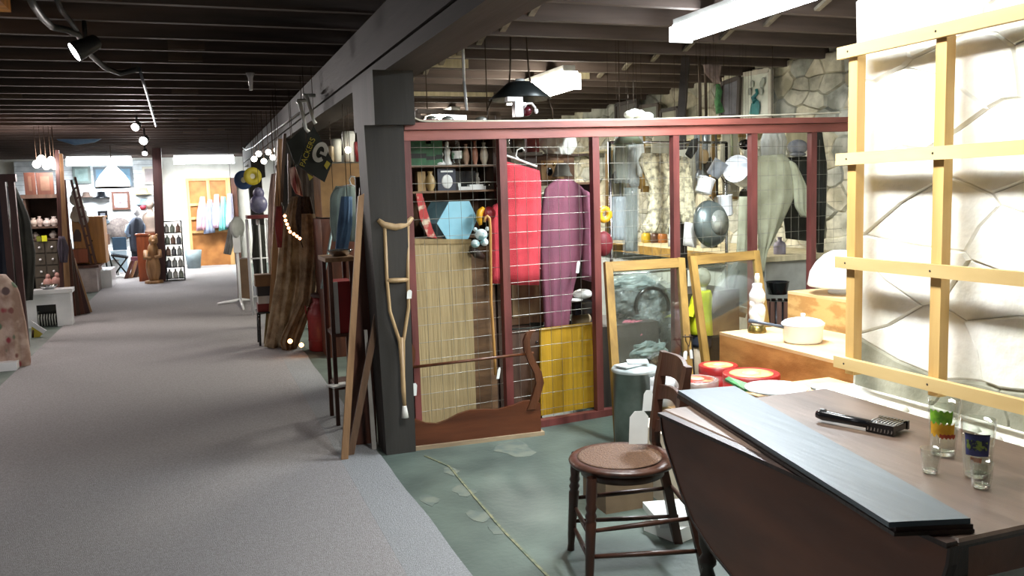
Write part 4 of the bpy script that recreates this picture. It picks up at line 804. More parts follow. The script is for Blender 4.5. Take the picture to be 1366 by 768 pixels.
# many thin tools hanging from the joists behind the upper right bays
hang_m = [wood('tool_handle', 'a58a60', '7a6340', .6), mat('tool_iron', '57534c', .5, .6), mat('tool_tin', 'a9aeae', .35, .6), mat('tool_cream', 'd0cbb8', .6), mat('tool_olive', '7d7f5c', .6)]
desc = ['wooden-handled tool', 'dark iron rod', 'bright tin utensil', 'cream coloured implement', 'olive green implement']
rnd = random.Random(11)
spots = [(823, 178, 232, 3, 'beside the chrome rack pole'), (836, 188, 250, 2, 'second from the chrome rack pole'), (846, 182, 238, 4, 'left of the cream crocheted vest'), (828, 230, 300, 2, 'lower left of the cream crocheted vest'), (840, 260, 320, 1, 'below and left of the cream crocheted vest'), (935, 176, 232, 0, 'left of the white enamel mug'), (955, 180, 268, 1, 'between the mug and the white enamel pot'), (948, 172, 215, 3, 'above the grey enamel dipper'), (966, 176, 225, 0, 'above the white enamel pot'), (976, 174, 214, 4, 'upper left of the fourth fence post'), (995, 200, 258, 3, 'beside the fourth fence post'), (942, 170, 205, 2, 'high beside the black glove')]
for px, y0, y1, k, wh in spots:
    o_ = .55 + rnd.random() * .3; a, b = PF(px, y0, o_), PF(px + rnd.uniform(-3, 3), y1, o_); t = thing('hanging_tool', desc[k] + ' hanging ' + wh, 'tool', tuple(b))
    MB().tube([V((a.x, a.y, 2.758)), a], .0014, 5).build('hanging_wire', iron, t); MB().tube([a, a.lerp(b, .5), b], [.008, .011, .009], 8).build('handle', hang_m[k], t)
    MB().sph(b + V((0, 0, -.02)), (.045, .015, .06), 12, 7).build('head', hang_m[(k + 2) % 4], t)
# plastic wrapped garments left of the vest
film_m = film('plastic_film', 'cdd6d4', .2)
for px0, px1, y0, y1, lb, col in ((822, 838, 182, 240, 'pale green garment under thin plastic hanging right of the chrome pole', '8f9684'), (838, 850, 185, 245, 'grey white garment under thin plastic beside the crocheted vest', '9ea29a'), (816, 834, 262, 320, 'pale blue grey bundle under plastic at the foot of the chrome pole', '8c979a'), (834, 850, 250, 335, 'dark grey green bundle under plastic left of the vest fringe', '5d6456')):
    t = thing('wrapped_garment', lb, 'clothing', tuple(PF(px0, y1, .45)))
    cloth(pfo(.45), [(px0, y0, px1, y0), (px0 - 2, (y0 + y1) / 2, px1, (y0 + y1) / 2), (px0, y1, px1, y1)], .01, 3, .025, seed=px0, n=-FN, nv=8).build('garment', fab('wrap_' + col, col), t)
    cloth(pfo(.44), [(px0 - 2, y0, px1 + 2, y0), (px0 - 4, (y0 + y1) / 2, px1 + 2, (y0 + y1) / 2), (px0 - 3, y1 + 4, px1 + 2, y1 + 4)], .014, 4, .045, seed=px0 + 1, n=-FN, nv=8).build('plastic_cover', film_m, t)
one('tin_lampshade', 'greenish grey cone-shaped metal shade just under the top rail, right of the second post', 'lampshade', MB().lathe([(.035, .10), (.11, 0), (.106, 0), (.03, .10)], PF(838, 192, .3), 20), mat('shade_green', '7d8a72', .5))
one('yellow_toy', 'round yellow and white toy wheel hanging low beside the chrome pole', 'toy', MB().lathe([(.02, -.015), (.055, -.015), (.06, 0), (.055, .015), (.02, .015), (.02, -.015)], PF(806, 286, .3), 20, M=tilt_m(PI / 2, 0, 0)), mat('toy_yellow', 'e3a920', .4))
one('red_bag', 'dark red bag low behind the mesh at the foot of the chrome pole', 'bag', MB().sph(PF(805, 325, .35), (.07, .05, .09)), mat('bag_red', '7b1f28', .6))
# goods standing on the counter behind
gd = [(862, 325, .9, 'yellow', 'c9a72a'), (874, 322, .08, 'dark brown', '4f3322'), (884, 325, .06, 'orange brown', 'a0622c'), (942, 320, .06, 'silver', '9fa3a0'), (950, 322, .05, 'black and yellow', '4a4420'), (925, 330, .05, 'white', 'd8d8d0'), (1040, 352, .1, 'lilac', '9a94a8')]
for i, (px, py, r, nm, col) in enumerate(gd):
    p = PX(px, py, 4.45 + .05 * (i % 3)); p.z = .94
    one('jar', nm + ' jar standing on the long counter, ' + ('below the cream vest', 'below the vest fringe', 'left of the third fence post', 'below the big metal pan', 'right below the big metal pan', 'right of the third fence post', 'below the black jacket')[i], 'jar', MB().lathe([(.05 * a, .14 * b) for a, b in bott], p, 14), mat('jar_' + col, col, .4))
# stuff seen through the two sashes: yellow jacket doll, plastic wrapped case, bags, hose
YJ = thing('child_mannequin', 'child mannequin in a bright yellow jacket and dark shorts seen through the window sash', 'mannequin', tuple(PF(940, 500, .3)))
skin = mat('mannequin_skin', 'c9b496', .5)
body = cloth(pfo(.3), [(928, 388, 944, 386), (922, 396, 948, 394), (918, 415, 947, 415), (920, 440, 949, 444), (922, 446, 949, 446)], .008, 3, .08, seed=51, n=-FN)
body.build('jacket', fab('bright_yellow', 'cfd314', 'a6ae10'), YJ); cloth(pfo(.3), [(924, 446, 948, 446), (924, 462, 947, 464)], .006, 3, .07, seed=52, n=-FN, nv=4).build('shorts', fab('navy', '2f3542'), YJ)
MB().tube([PF(930, 462, .3), PF(931, 500, .3), V((PF(931, 500, .3).x, PF(931, 500, .3).y, .02))], [.035, .028, .022], 10).tube([PF(940, 462, .34), PF(940, 500, .34), V((PF(940, 500, .34).x, PF(940, 500, .34).y, .02))], [.035, .028, .022], 10).build('legs', skin, YJ)
MB().sph(PF(937, 370, .3), (.062, .065, .075)).sph(PF(937, 368, .26), (.012, .012, .015)).tube([PF(937, 382, .3), PF(937, 392, .3)], .03, 10).build('head', mat('wrapped_head', 'c0bda8', .5, c2='8f8c7a', scale=12), YJ)
cloth(pfo(.26), [(926, 396, 932, 394), (914, 420, 926, 424), (886, 424, 906, 410)], .004, 2, .03, seed=54, n=-FN, nv=6).build('sleeve', fab('bright_yellow', 'cfd314'), YJ)
CS = thing('instrument_case', 'open grey case wrapped in clear plastic, seen through the right window sash', 'case', tuple(PF(980, 440, .35)))
MB().prism([PF(x, y, .4) for x, y in ((952, 398), (998, 412), (994, 424), (948, 410))], FN * .18).build('case_base', mat('case_grey', '6b6c60', .6, c2='4b4c44', scale=14), CS)
MB().prism([PF(x, y, .45) for x, y in ((960, 396), (985, 350), (1002, 352), (1000, 410))], FN * .05).build('case_lid', mat('case_lid', '59605c', .5), CS)
MB().tube([PF(975, 402, .38), PF(978, 385, .38), PF(985, 360, .38)], [.02, .012, .014], 8).build('contents', mat('dark_stick', '2c302c', .5), CS)
cloth(pfo(.36), [(975, 345, 1005, 345), (955, 375, 1006, 375), (948, 405, 1003, 420)], .01, 5, .05, seed=55, n=-FN, nv=9).build('plastic_wrap', film_m, CS)
one('dark_cabinet', 'dark low cabinet standing on the floor under the plastic-wrapped case', 'cabinet', MB().hexa([FS(s, z, o) for z in (0, .72) for s, o in ((2.35, .3), (2.9, .3), (2.9, .7), (2.35, .7))]), wood('cab_dark', '38312a', '231e1a', .6))
BG = thing('plastic_bag_heap', 'heap of goods in clear plastic bags seen through the left window sash', 'bags', tuple(PF(855, 540, .3)))
bagc = [mat('bag_grey', '7f8a86', .3, c2='3f4644', scale=14, bump=1, bs=18, lo=.42, hi=.56), mat('bag_dark', '4c5350', .3, c2='2c302e', scale=12, bump=1, bs=18), mat('bag_teal', '8d9c98', .4, c2='6c7c7a', scale=7, bump=.6, bs=12)]
for px, py, rx, rz_, k in ((845, 378, .14, .05, 2), (872, 400, .13, .1, 0), (835, 405, .11, .09, 1), (860, 425, .15, .09, 0), (885, 430, .08, .12, 1), (838, 440, .08, .06, 0)):
    crumple(PF(px, py, .34), (rx * 1.15, .1, rz_ * 1.2), px).build('bag', bagc[k], BG); crumple(PF(px + 4, py - 3, .31), (rx * 1.25, .11, rz_ * 1.3), px + 7).build('bag_film', film_m, BG)
mb = MB(); P = [PF(870 + 22 * math.cos(a), 408 + 24 * math.sin(a), .2) for a in [i * .3 - 3.6 for i in range(14)]]
one('black_hose', 'black curved hose among the clear plastic bags behind the left sash', 'hose', mb.tube(P, .014, 8), black)
one('red_bundle', 'crumpled dark pink bundle behind the left window sash, above the grey can', 'bundle', crumple(PF(842, 442, .2), (.12, .07, .08), 3), mat('pink_plastic', '9c2f45', .35, c2='c07a88', scale=12, lo=.35, hi=.7))
one('white_bundle', 'pale teal folded bundle behind the left window sash just above the grey can', 'bundle', crumple(PF(860, 466, .15), (.17, .08, .07), 5), mat('bag_teal', '8d9c98'))
one('dark_crate', 'dark crate holding the heap of clear plastic bags behind the left sash', 'crate', MB().hexa([FS(s, z, o) for z in (0, .58) for s, o in ((1.52, .12), (2.0, .12), (2.0, .6), (1.52, .6))]), wood('cab_dark', '38312a'))
# left of lamp: black kettle & brown slatted basket by the beadboard
one('black_pot', 'small black pot standing on the brown slatted basket near the white planked counter', 'pot', MB().lathe([(0, 0), (.07, 0), (.085, .09), (.09, .095), (.08, .095), (.07, .01), (0, .01)], PF(1037, 392, .12), 18), black)
SB = thing('slatted_basket', 'brown slatted wooden basket under the small black pot', 'basket', tuple(PF(1040, 430, .12)))
bc = PF(1040, 395, .16)
for i in range(14):
    a = 2 * PI * i / 14; MB().bar((bc.x + .11 * math.cos(a), bc.y + .11 * math.sin(a), 0.0), (bc.x + .11 * math.cos(a), bc.y + .11 * math.sin(a), bc.z - .03), .035, .008, up=(math.cos(a), math.sin(a), 0)).build('slat', wood('basket_slat', '6a4a3c', '3f2a22', .6), SB)
MB().lathe([(0, 0), (.10, 0), (.10, bc.z - .04), (0, bc.z - .04)], (bc.x, bc.y, 0), 20).build('lining', black, SB)

# ============================================================ high up against the stone wall, over the fence
def pic(name, label, TLq, TRq, BRq, BLq, x, fm, im, fw=.02, extra=None):
    P = [PX(*q, x) for q in (TLq, TRq, BRq, BLq)]; t = thing(name, label, 'picture', tuple(P[3])); c = sum(P, V((0, 0, 0))) / 4
    for a, b in ((0, 1), (1, 2), (2, 3), (3, 0)): MB().bar(P[a], P[b], fw * 2, .03, up=(1, 0, 0)).build('frame', fm, t)
    MB().prism([lerp(p, c, .04) for p in P], (.01, 0, 0)).build('print', im, t); return t
pw = mat('print_white', 'd9dcd0', .6, c2='c2c9bb', scale=9); teal = mat('peacock_teal', '2f8c88', .5, c2='1f6a70', scale=18); fr_w = mat('frame_pale', 'cfcabb', .5); fr_d = mat('frame_dark', '3f3530', .5)
XP = 4.98
PK = pic('peacock_picture', 'white framed picture of a teal peacock high on the rough stone wall', (990, 100), (1028, 93), (1028, 156), (988, 157), XP, fr_w, pw)
qx = lambda x, y: PX(x, y, XP - .015)
MB().prism([qx(*q) for q in ((1000, 152), (1002, 140), (1006, 133), (1012, 134), (1014, 142), (1012, 153))], (-.004, 0, 0)).build('bird_tail', teal, PK)
MB().tube([qx(1008, 136), qx(1005, 130), qx(1010, 124), qx(1009, 119)], [.03, .022, .014, .014], 8).build('bird_neck', teal, PK)
for x, y in ((1003, 112), (1016, 112), (1015, 122), (1000, 122), (1018, 108)): MB().sph(qx(x, y), (.004, .03, .035), 8, 5).build('flower', mat('print_grey', 'a9b0a6', .6), PK)
pic('framed_picture', 'dark framed grey picture just left of the peacock picture', (963, 112), (987, 103), (985, 155), (962, 156), 4.95, fr_d, mat('print_dk', '6f7078', .5, c2='4a4a52'))
pic('framed_picture', 'brown framed pale picture above the fence, left of the leaning grey post', (882, 148), (904, 144), (904, 166), (882, 168), 4.9, fr_d, mat('print_tan', 'b5b29c', .5))
pic('framed_picture', 'greenish framed picture above the fence beside the white cloth', (854, 143), (878, 139), (878, 166), (854, 168), 4.9, wood('frame_brown', '5f503f', '3f3428'), mat('print_gr', '9aa092', .5))
pic('framed_picture', 'dark brown framed picture leaning above the fence, leftmost of the high pictures', (822, 140), (850, 134), (850, 168), (822, 168), 4.9, fr_d, mat('print_br', '5f5a54', .5))
one('picture_shelf', 'rough shelf board on the stone wall under the row of high pictures', 'shelf', MB().b2((4.8, 6.2, 1.98), (5.06, 12.0, 2.0)).b2((4.8, 6.2, 1.80), (5.06, 6.23, 1.98)), pale_b)
one('leaning_post', 'rough grey timber prop reaching up to the joists behind the fence', 'timber', MB().bar(PF(909, 158, .9), PF(915, 76, 1.0), .06, .05).bar(V((PF(909, 158, .9).x, PF(909, 158, .9).y, 0)), PF(909, 158, .9), .06, .05), grey_wood)
for px, lb in ((934, 'left'), (942, 'right')):
    a, b = PF(px - 1, 94, 1.0), PF(px, 156, 1.0); one('iron_rod', lb + ' one of two dark iron rods hanging from the joists beside the grey prop', 'rod', MB().tube([V((a.x, a.y, 2.758)), a, b], .012, 8), iron)
one('hide_strip', 'pale pinkish dried hide draped at the top of the two iron rods', 'hide', cloth(pfo(.95), [(938, 86, 962, 88), (940, 98, 960, 98), (952, 110, 958, 112)], .02, 3, .04, seed=61, n=-FN, nv=7), mat('hide', '9c8882', .8, c2='75655f', scale=9))
one('green_vine', 'green artificial vine hanging beside the peacock picture', 'vine', MB().tube([PF(x, y, 1.0) for x, y in ((957, 110), (959, 122), (957, 135), (961, 150))], [.012, .03, .025, .04], 8), mat('vine_green', '4f8a50', .7, c2='2f5a34', scale=20, bump=1))
# hanging dark lamp + white bracket + hooks
lp_ = PF(694, 132, .55); HL = thing('hanging_lamp', 'dark wide conical lamp shade hanging on two wires over the red fence', 'lamp', tuple(lp_))
mp_ = mpp(lp_)
MB().lathe([(14 * mp_, 22 * mp_), (18 * mp_, 20 * mp_), (42 * mp_, 0), (41 * mp_, -1 * mp_), (17 * mp_, 18 * mp_), (0, 19 * mp_)], lp_ + V((0, 0, 0)), 28).build('shade', mat('dark_tin_shade', '33393a', .35, .4), HL)
MB().lathe([(0, 21 * mp_), (8 * mp_, 21 * mp_), (6 * mp_, 26 * mp_), (0, 27 * mp_)], lp_, 16).build('cap', ename, HL)
for s_ in (-1, 1): MB().tube([lp_ + V((s_ * 15 * mp_, 0, 20 * mp_)), lp_ + V((s_ * 13 * mp_, 0, 40 * mp_)), V((lp_.x + s_ * 9 * mp_, lp_.y, 2.758))], .006, 6).build('hanger_wire', iron, HL); MB().tube([lp_ + V((s_ * 40 * mp_, 0, 0)), lp_ + V((s_ * 46 * mp_, 0, -14 * mp_)), lp_ + V((s_ * 46 * mp_, 0, -34 * mp_))], .006, 6).build('arm_wire', iron, HL)
MB().tube([lp_ + V((-7 * mp_, 0, -3 * mp_)), lp_ + V((-7 * mp_, 0, 12 * mp_))], .012, 8).build('stem', iron, HL)
bp = PF(686, 156, .2); m_ = mpp(bp)
br = thing('white_machine', 'small white enamel hand machine standing on top of the red fence below the dark lamp', 'appliance', tuple(bp))
MB().b2(bp + V((-.5 * m_, -.03, 0)), bp + V((11 * m_, .03, 21 * m_))).build('body', ename, br); MB().b2(bp + V((-19 * m_ + .04, -.025, 20 * m_)), bp + V((11 * m_, .025, 26 * m_))).build('arm', ename, br)
rp = PF(703, 154, .2); rr_ = thing('red_globe', 'dark red glass globe with a white hook beside the white hand machine', 'ornament', tuple(rp)); MB().sph(rp + V((0, 0, .03)), (.035, .035, .036)).build('globe', mat('dark_red_glass', '4f1420', .15), rr_)
MB().tube([rp + V((x * m_, -.04, z * m_)) for x, z in ((-8, 9), (-3, 15), (4, 15), (9, 9))], .008, 8).build('hook', ename, rr_); MB().sph(rp + V((10 * m_, -.04, 5 * m_)), (.014, .01, .017)).build('hook_knob', ename, rr_)
fs_ = FS(.95, 0, .22); one('fence_top_board', 'narrow board fixed behind the fence top under the white hand machine', 'board', MB().hexa([FS(s, z, o) for z in (1.93, 1.945) for s, o in ((.15, .075), (1.5, .075), (1.5, .32), (.15, .32))]), red_r)
for px, lb in ((576, 'leftmost'), (597, 'middle'), (642, 'rightmost')):
    p = PF(px, 159, .2); p.z = 1.945; one('glass_dish', lb + ' of three small shiny domed dishes on top of the fence near the post', 'dish', MB().sph(p + V((0, 0, .012)), (.04, .035, .022), 12, 6), mat('shiny_dish', 'b9bdb5', .15, .6))
one('white_pull_rod', 'thin white rod hanging from the joists above the left end of the fence', 'rod', MB().tube([PY(619, 108, 6.4), PY(621, 130, 6.4), PY(623, 152, 6.4)], .012, 8).tube([PY(619, 108, 6.4), V((PY(619, 108, 6.4).x, 6.4, 2.758))], .012, 8), ename)
FRM = thing('wooden_rack', 'long brown wooden frame hanging just above the left end of the fence', 'frame', tuple(PY(610, 160, 6.0)))
MB().bar(PY(556, 148, 6.0), PY(665, 152, 6.0), .04, .03).build('rail', wood('frame_rail', '6f5a44', '4a3b2c'), FRM); MB().bar(PY(664, 152, 6.0), PY(664, 166, 6.0), .04, .03).build('side', wood('frame_rail', '6f5a44'), FRM); MB().bar(PY(557, 148, 6.0), PY(557, 200, 6.0), .04, .03).build('side', wood('frame_rail', '6f5a44'), FRM)
MB().tube([PY(570, 148, 6.0), V((PY(570, 148, 6.0).x, 6.0, 2.758))], .004, 5).tube([PY(650, 151, 6.0), V((PY(650, 151, 6.0).x, 6.0, 2.758))], .004, 5).build('hanging_wire', iron, FRM)
# ============================================================ more goods filling the wares room beyond (seen between other things)
rnd = random.Random(77)
bc_ = [('6f4f38', 'brown'), ('8b7d68', 'tan'), ('3f4448', 'dark grey'), ('9ea39c', 'pale grey'), ('5b3a30', 'reddish brown')]
for i, (x, y, wd, dp, h) in enumerate(((1.75, 6.6, .7, .4, 1.5), (2.5, 6.8, .6, .4, 1.25), (3.1, 7.6, .5, .5, 1.1), (3.6, 8.6, .6, .4, 1.5), (2.6, 9.0, .8, .4, 1.6))):
    t = thing('bookcase', bc_[i][1] + ' open bookcase standing in the wares room behind the clothes', 'bookcase', (x, y, 0)); m = wood('bookcase_' + bc_[i][1].replace(' ', '_'), bc_[i][0])
    MB().b2((x - wd / 2, y, 0), (x - wd / 2 + .025, y + dp, h)).build('side', m, t); MB().b2((x + wd / 2 - .025, y, 0), (x + wd / 2, y + dp, h)).build('side', m, t); MB().b2((x - wd / 2 + .025, y + dp - .012, 0), (x + wd / 2 - .025, y + dp, h)).build('back', m, t)
    nsh = 4; 
    for k in range(nsh + 1):
        z = .04 + (h - .06) * k / nsh; MB().b2((x - wd / 2 + .025, y + .005, z), (x + wd / 2 - .025, y + dp - .012, z + .02)).build('shelf', m, t)
# hanging cords: a thing that hangs gets its own cord up to the floorboards
_last = [None]; _one0 = one
def one(*a, **k): _last[0] = _one0(*a, **k); return _last[0]
def last(): return _last[0]
def hang(o, p, r=.004): MB().tube([V(p), V((p[0], p[1], 2.758))], r, 5).build('hanging_cord', iron, o); return o
# ============================================================ boards leaning beside the grey post
def pyo(Y): return lambda x, y: PY(x, y, Y)
def plank(name, label, cat, q, Y, th, m, floor=True):
    P = [PY(*p, Y) for p in q]
    if floor: P[2].z = P[3].z = 0.01
    return one(name, label, cat, MB().prism(P, (0, th, 0)), m)
tanw = wood('tan_board', 'a98560', '7d5d3f', .55); redw = wood('red_brown_board', '5c3423', '3a1f15', .5); dkw = wood('dark_lath', '4b362a', '30231b', .6)
plank('leaning_board', 'tall pale tan board leaning on edge beside the grey post, nearest to the carpet', 'board', ((478, 262), (486, 258), (464, 600), (455, 606)), 4.86, .02, tanw)
plank('leaning_board', 'tall reddish brown board leaning behind the pale tan board', 'board', ((480, 250), (490, 250), (503, 585), (466, 585)), 5.12, .02, redw)
plank('leaning_board', 'short brown lath leaning diagonally against the grey post base', 'board', ((500, 418), (508, 420), (472, 596), (463, 596)), 4.93, .02, wood('mid_lath', '7a5c46', '54402f'))
plank('leaning_board', 'thin greyish white strip leaning low on the left side of the grey post', 'board', ((486, 440), (490, 440), (502, 590), (496, 590)), 4.98, .012, mat('grey_strip', '9a958f', .6))
plank('leaning_board', 'thin dark brown lath standing behind the reddish brown board', 'board', ((474, 236), (482, 236), (492, 575), (484, 575)), 5.2, .02, dkw)
# stand with metal dish, red and white box
ws = thing('wooden_stand', 'narrow wooden plant stand with a shiny dish on top, left of the leaning boards', 'stand', tuple(PY(450, 550, 5.7)))
a, b = PY(434, 350, 5.6), PY(474, 336, 5.6)
MB().b2((a.x, 5.6, a.z), (b.x, 5.95, b.z - .03)).build('top', tanw, ws)
for x in (a.x + .02, b.x - .04):
    for y in (5.62, 5.9): MB().b2((x, y, 0), (x + .025, y + .025, a.z)).build('leg', redw, ws)
for z in (.25, .6): MB().b2((a.x + .03, 5.61, z), (b.x - .02, 5.93, z + .02)).build('shelf', redw, ws)
p = PY(454, 336, 5.75); one('metal_dish', 'shiny metal dish on the narrow wooden stand', 'dish', MB().lathe([(0, 0), (.05, 0), (.085, .035), (.088, .04), (.08, .038), (.045, .008), (0, .006)], (p.x, 5.77, b.z - .03), 20), mat('bright_tin', 'd8dadb', .18, .9))
rb = thing('red_white_box', 'red and white upright box on the lower shelf of the wooden stand', 'box', (a.x + .09, 5.75, .62)); MB().b2((a.x + .05, 5.63, .62), (a.x + .17, 5.85, .96)).build('body', mat('box_red2', '9c2426', .5), rb); MB().b2((a.x + .045, 5.625, .62), (a.x + .075, 5.63, .96)).build('white_panel', chinaw, rb)
one('red_ball', 'dark red ball on the middle shelf of the wooden stand', 'ball', MB().sph((a.x + .20, 5.72, .66), .045), toy_r := mat('toy_red', '8f2027', .4))
one('paper_flyer', 'pale crumpled paper sticking out at the lower shelf of the wooden stand', 'paper', MB().box((a.x + .05, 5.6, .285), (.14, .1, .01), .4), white_card)
# red milk can
c = PZ(428, 466, 0); MC = local(thing('milk_can', 'red painted metal milk can on the floor at the right carpet edge', 'milk can', (c.x + .03, c.y, 0))); mr = mat('milk_can_red', '8a2a2c', .45, .1, '70201f', 6)
MB().lathe([(0, 0), (.14, 0), (.145, .01), (.145, .36), (.14, .38), (.10, .46), (.085, .48), (.085, .54), (0, .54)], (0, 0, 0), 28).build('body', mr, MC); MB().lathe([(.10, .53), (.105, .545), (.10, .565), (.05, .575), (0, .575)], (0, 0, 0), 24).build('lid', mat('milk_can_dark', '3c2624', .5), MC)
for s_ in (-1, 1): MB().tube([(s_ * .12, 0, .42), (s_ * .16, 0, .45), (s_ * .155, 0, .37)], .008, 6).build('handle', mr, MC)
MB().lathe([(.147, .10), (.150, .105), (.147, .11)], (0, 0, 0), 28).build('hoop', mr, MC); MB().lathe([(.147, .34), (.150, .345), (.147, .35)], (0, 0, 0), 28).build('hoop', mr, MC)
# burlap coats and long poles
burl = mat('burlap', 'b5a486', .95, 0, '7d6c54', 9, bump=1, bs=70); burl2 = mat('burlap_dark', '98866a', .95, 0, '665744', 9, bump=1, bs=70)
one('burlap_drape', 'long tan burlap drape hanging nearly to the floor left of the red milk can', 'drape', cloth(pyo(9.0), [(388, 262, 402, 262), (375, 300, 410, 295), (368, 370, 414, 370), (356, 440, 404, 440), (352, 462, 396, 466)], .05, 5, .06, seed=71, nu=36), burl)
one('burlap_drape', 'brown burlap drape twisted down behind the red milk can', 'drape', cloth(pyo(8.8), [(402, 285, 420, 285), (402, 330, 428, 330), (398, 400, 420, 400), (372, 455, 402, 450), (376, 466, 395, 468)], .05, 4, .05, seed=72), burl2)
one('fur_stole', 'dark brown fur stole hanging above the burlap drapes', 'clothing', cloth(pyo(8.9), [(398, 262, 414, 262), (394, 290, 420, 288), (398, 318, 416, 318)], .04, 4, .06, seed=73), mat('fur', '3e2f26', .95, c2='281e18', scale=40, bump=1, bs=120))
for i, (q, m, lb) in enumerate(((((371, 185, ), (377, 185), (366, 455), (356, 455)), tanw, 'widest pale pole of the tall bundle leaning left of the burlap drapes'), (((378, 178), (382, 178), (376, 300), (371, 300)), dkw, 'dark upper pole of the tall bundle leaning on the beam'), (((362, 330), (368, 330), (362, 458), (352, 458)), wood('olive_pole', '8c7a4d', '66572f'), 'olive brown pole at the left edge of the tall bundle'), (((384, 205), (387, 205), (392, 350), (386, 350)), dkw, 'thin dark pole crossing in front of the burlap drape'))):
    plank('wooden_pole', lb, 'pole', q, 9.15 + .06 * i, .05, m, floor=(i in (0, 2)))
one('striped_cloth', 'pink and white striped cloth hanging above the burlap drapes', 'cloth', cloth(pyo(8.6), [(386, 224, 394, 222), (388, 245, 401, 242), (394, 258, 404, 262)], .02, 3, .02, seed=74), mat('pink_stripe', 'c9a79c', .8, c2='8f4a48', scale=14, st=(4, 1, .3), lo=.45, hi=.55))
one('pink_dress', 'pale pink garment hanging left of the tall pole bundle', 'clothing', cloth(pyo(9.8), [(362, 232, 372, 230), (358, 262, 374, 262), (357, 330, 372, 330), (360, 372, 370, 372)], .02, 3, .04, seed=75), fab('pale_pink', 'b79a92', '8c736c'))
one('red_scarf', 'dark red scarf hanging on the tall pole bundle beside the string of lights', 'clothing', cloth(pyo(8.7), [(368, 275, 376, 275), (366, 300, 378, 300), (370, 330, 376, 330)], .015, 2, .02, seed=76), fab('dark_red', '6e2424'))
# small stand with colourful goods at carpet edge
c = PZ(350, 462, 0); ss = thing('small_stool', 'small dark metal stool piled with red and white goods at the carpet edge', 'stool', (c.x, c.y, 0))
for dx in (-.02, .12):
    for dy in (0, .25): MB().tube([(c.x + dx, c.y + dy, 0), (c.x + dx + .01, c.y + dy, .34)], .012, 6).build('leg', black, ss)
MB().b2((c.x - .03, c.y - .02, .34), (c.x + .14, c.y + .28, .36)).build('seat', black, ss)
for k, (dz, col, nm, w_) in enumerate(((.36, '7a2a2a', 'red tin at the bottom of the pile on the small dark stool', .07), (.44, 'c8c8c4', 'white box in the middle of the pile on the small dark stool', .06), (.52, '2f2f33', 'black box near the top of the pile on the small dark stool', .065), (.62, '7a5c3c', 'brown basket on top of the pile on the small dark stool', .08))):
    h_ = (.08, .08, .10, .12)[k]; one('goods_box', nm, 'box', MB().b2((c.x + .05 - w_, c.y + .02, dz), (c.x + .05 + w_, c.y + .2, dz + h_)), mat('goods_' + col, col, .6))
# team flag hanging from the beam on white brackets
FQ = [(418, 167), (444, 215), (433, 243), (397, 221)]; YF = 7.4
FG = thing('team_flag', 'dark green and black flag with a white oval letter emblem hanging below the beam', 'flag', tuple(PY(433, 243, YF)))
flagm = mat('flag_dark', '1b211c', .7, c2='12160f'); MB().prism([PY(*q, YF) for q in FQ], (0, .006, 0)).build('cloth_panel', flagm, FG)
oc = PY(427, 203, YF - .004); m_ = mpp(oc)
ud = (PY(432, 190, YF) - PY(422, 214, YF)).normalized(); vd = V((0, -1, 0)).cross(ud).normalized()
def oval(rx, ry, rx2, ry2, a0=0, a1=2 * PI, n=28, off=0):
    mb = MB(); vs = []
    for i in range(n + 1):
        a = lerp(a0, a1, i / n)
        for A_, B_ in ((rx, ry), (rx2, ry2)): vs.append(oc + V((0, -off, 0)) + ud * (math.sin(a) * A_ * m_) + vd * (math.cos(a) * B_ * m_))
    return mb.add(vs, [(2 * i, 2 * i + 2, 2 * i + 3, 2 * i + 1) for i in range(n)])
fw = mat('flag_white', 'c9c9c2', .7); fy = mat('flag_yellow', 'b8a83a', .7)
s_ = math.copysign(1, vd.x); g0 = 0 if s_ > 0 else PI
oval(14, 9.5, 8, 4.6, g0 + .65, g0 + 2 * PI - .15, off=.004).build('emblem_letter', fw, FG, clean=False)
MB().prism([oc + V((0, -.004, 0)) + ud * (k * m_) + vd * (s_ * q * m_) for k, q in ((-2, 0), (-2, 9), (1.6, 9), (1.6, 0))], (0, -.001, 0)).build('emblem_bar', fw, FG)
def text(s, c, size, U, W, m, parent, name='lettering'):
    cu = bpy.data.curves.new(name, 'FONT'); cu.body = s; cu.size = size; cu.align_x = 'CENTER'; cu.align_y = 'CENTER'; cu.extrude = .0006
    ob = bpy.data.objects.new(name, cu); me = bpy.data.meshes.new_from_object(ob); bpy.data.objects.remove(ob)
    N = U.cross(W); vs = [c + U * v.co.x + W * v.co.y + N * v.co.z for v in me.vertices]; mb = MB().add(vs, [tuple(p.vertices) for p in me.polygons]); bpy.data.meshes.remove(me)
    return mb.build(name, m, parent, clean=False)
tU = (PY(416, 186, YF) - PY(404, 216, YF)).normalized(); tW = V((0, -1, 0)).cross(tU).normalized()
text('PACKERS', PY(410.5, 203, YF - .006), .062, tU, tW, fy, FG); MB().prism([PY(*q, YF - .003) for q in ((436, 214), (441, 218), (436, 226), (432, 221))], (0, .001, 0)).build('corner_print', fy, FG)
one('black_flag', 'plain black flag hanging behind the one with the white oval emblem', 'flag', MB().prism([PY(*q, 7.6) for q in ((383, 190), (404, 170), (420, 180), (412, 232), (392, 216))], (0, .006, 0)), flagm)
one('yellow_pennant', 'small yellow pennant tip below the dark flag', 'flag', MB().prism([PY(*q, 7.5) for q in ((410, 231), (418, 236), (413, 241))], (0, .004, 0)), fy)
for q, lb in ((((396, 134), (400, 138), (408, 172), (412, 176)), 'left'), (((404, 127), (408, 126), (418, 160), (421, 165)), 'right')):
    P = [PY(*p, 7.35) for p in q]; one('white_bracket', lb + ' white plastic flag bracket hanging from the beam side above the flag', 'bracket', MB().tube([P[0]] + P[1:], [.014, .018, .014, .016], 8).tube([P[0], P[0] + V((.10, 0, .0))], .014, 8), chinaw)
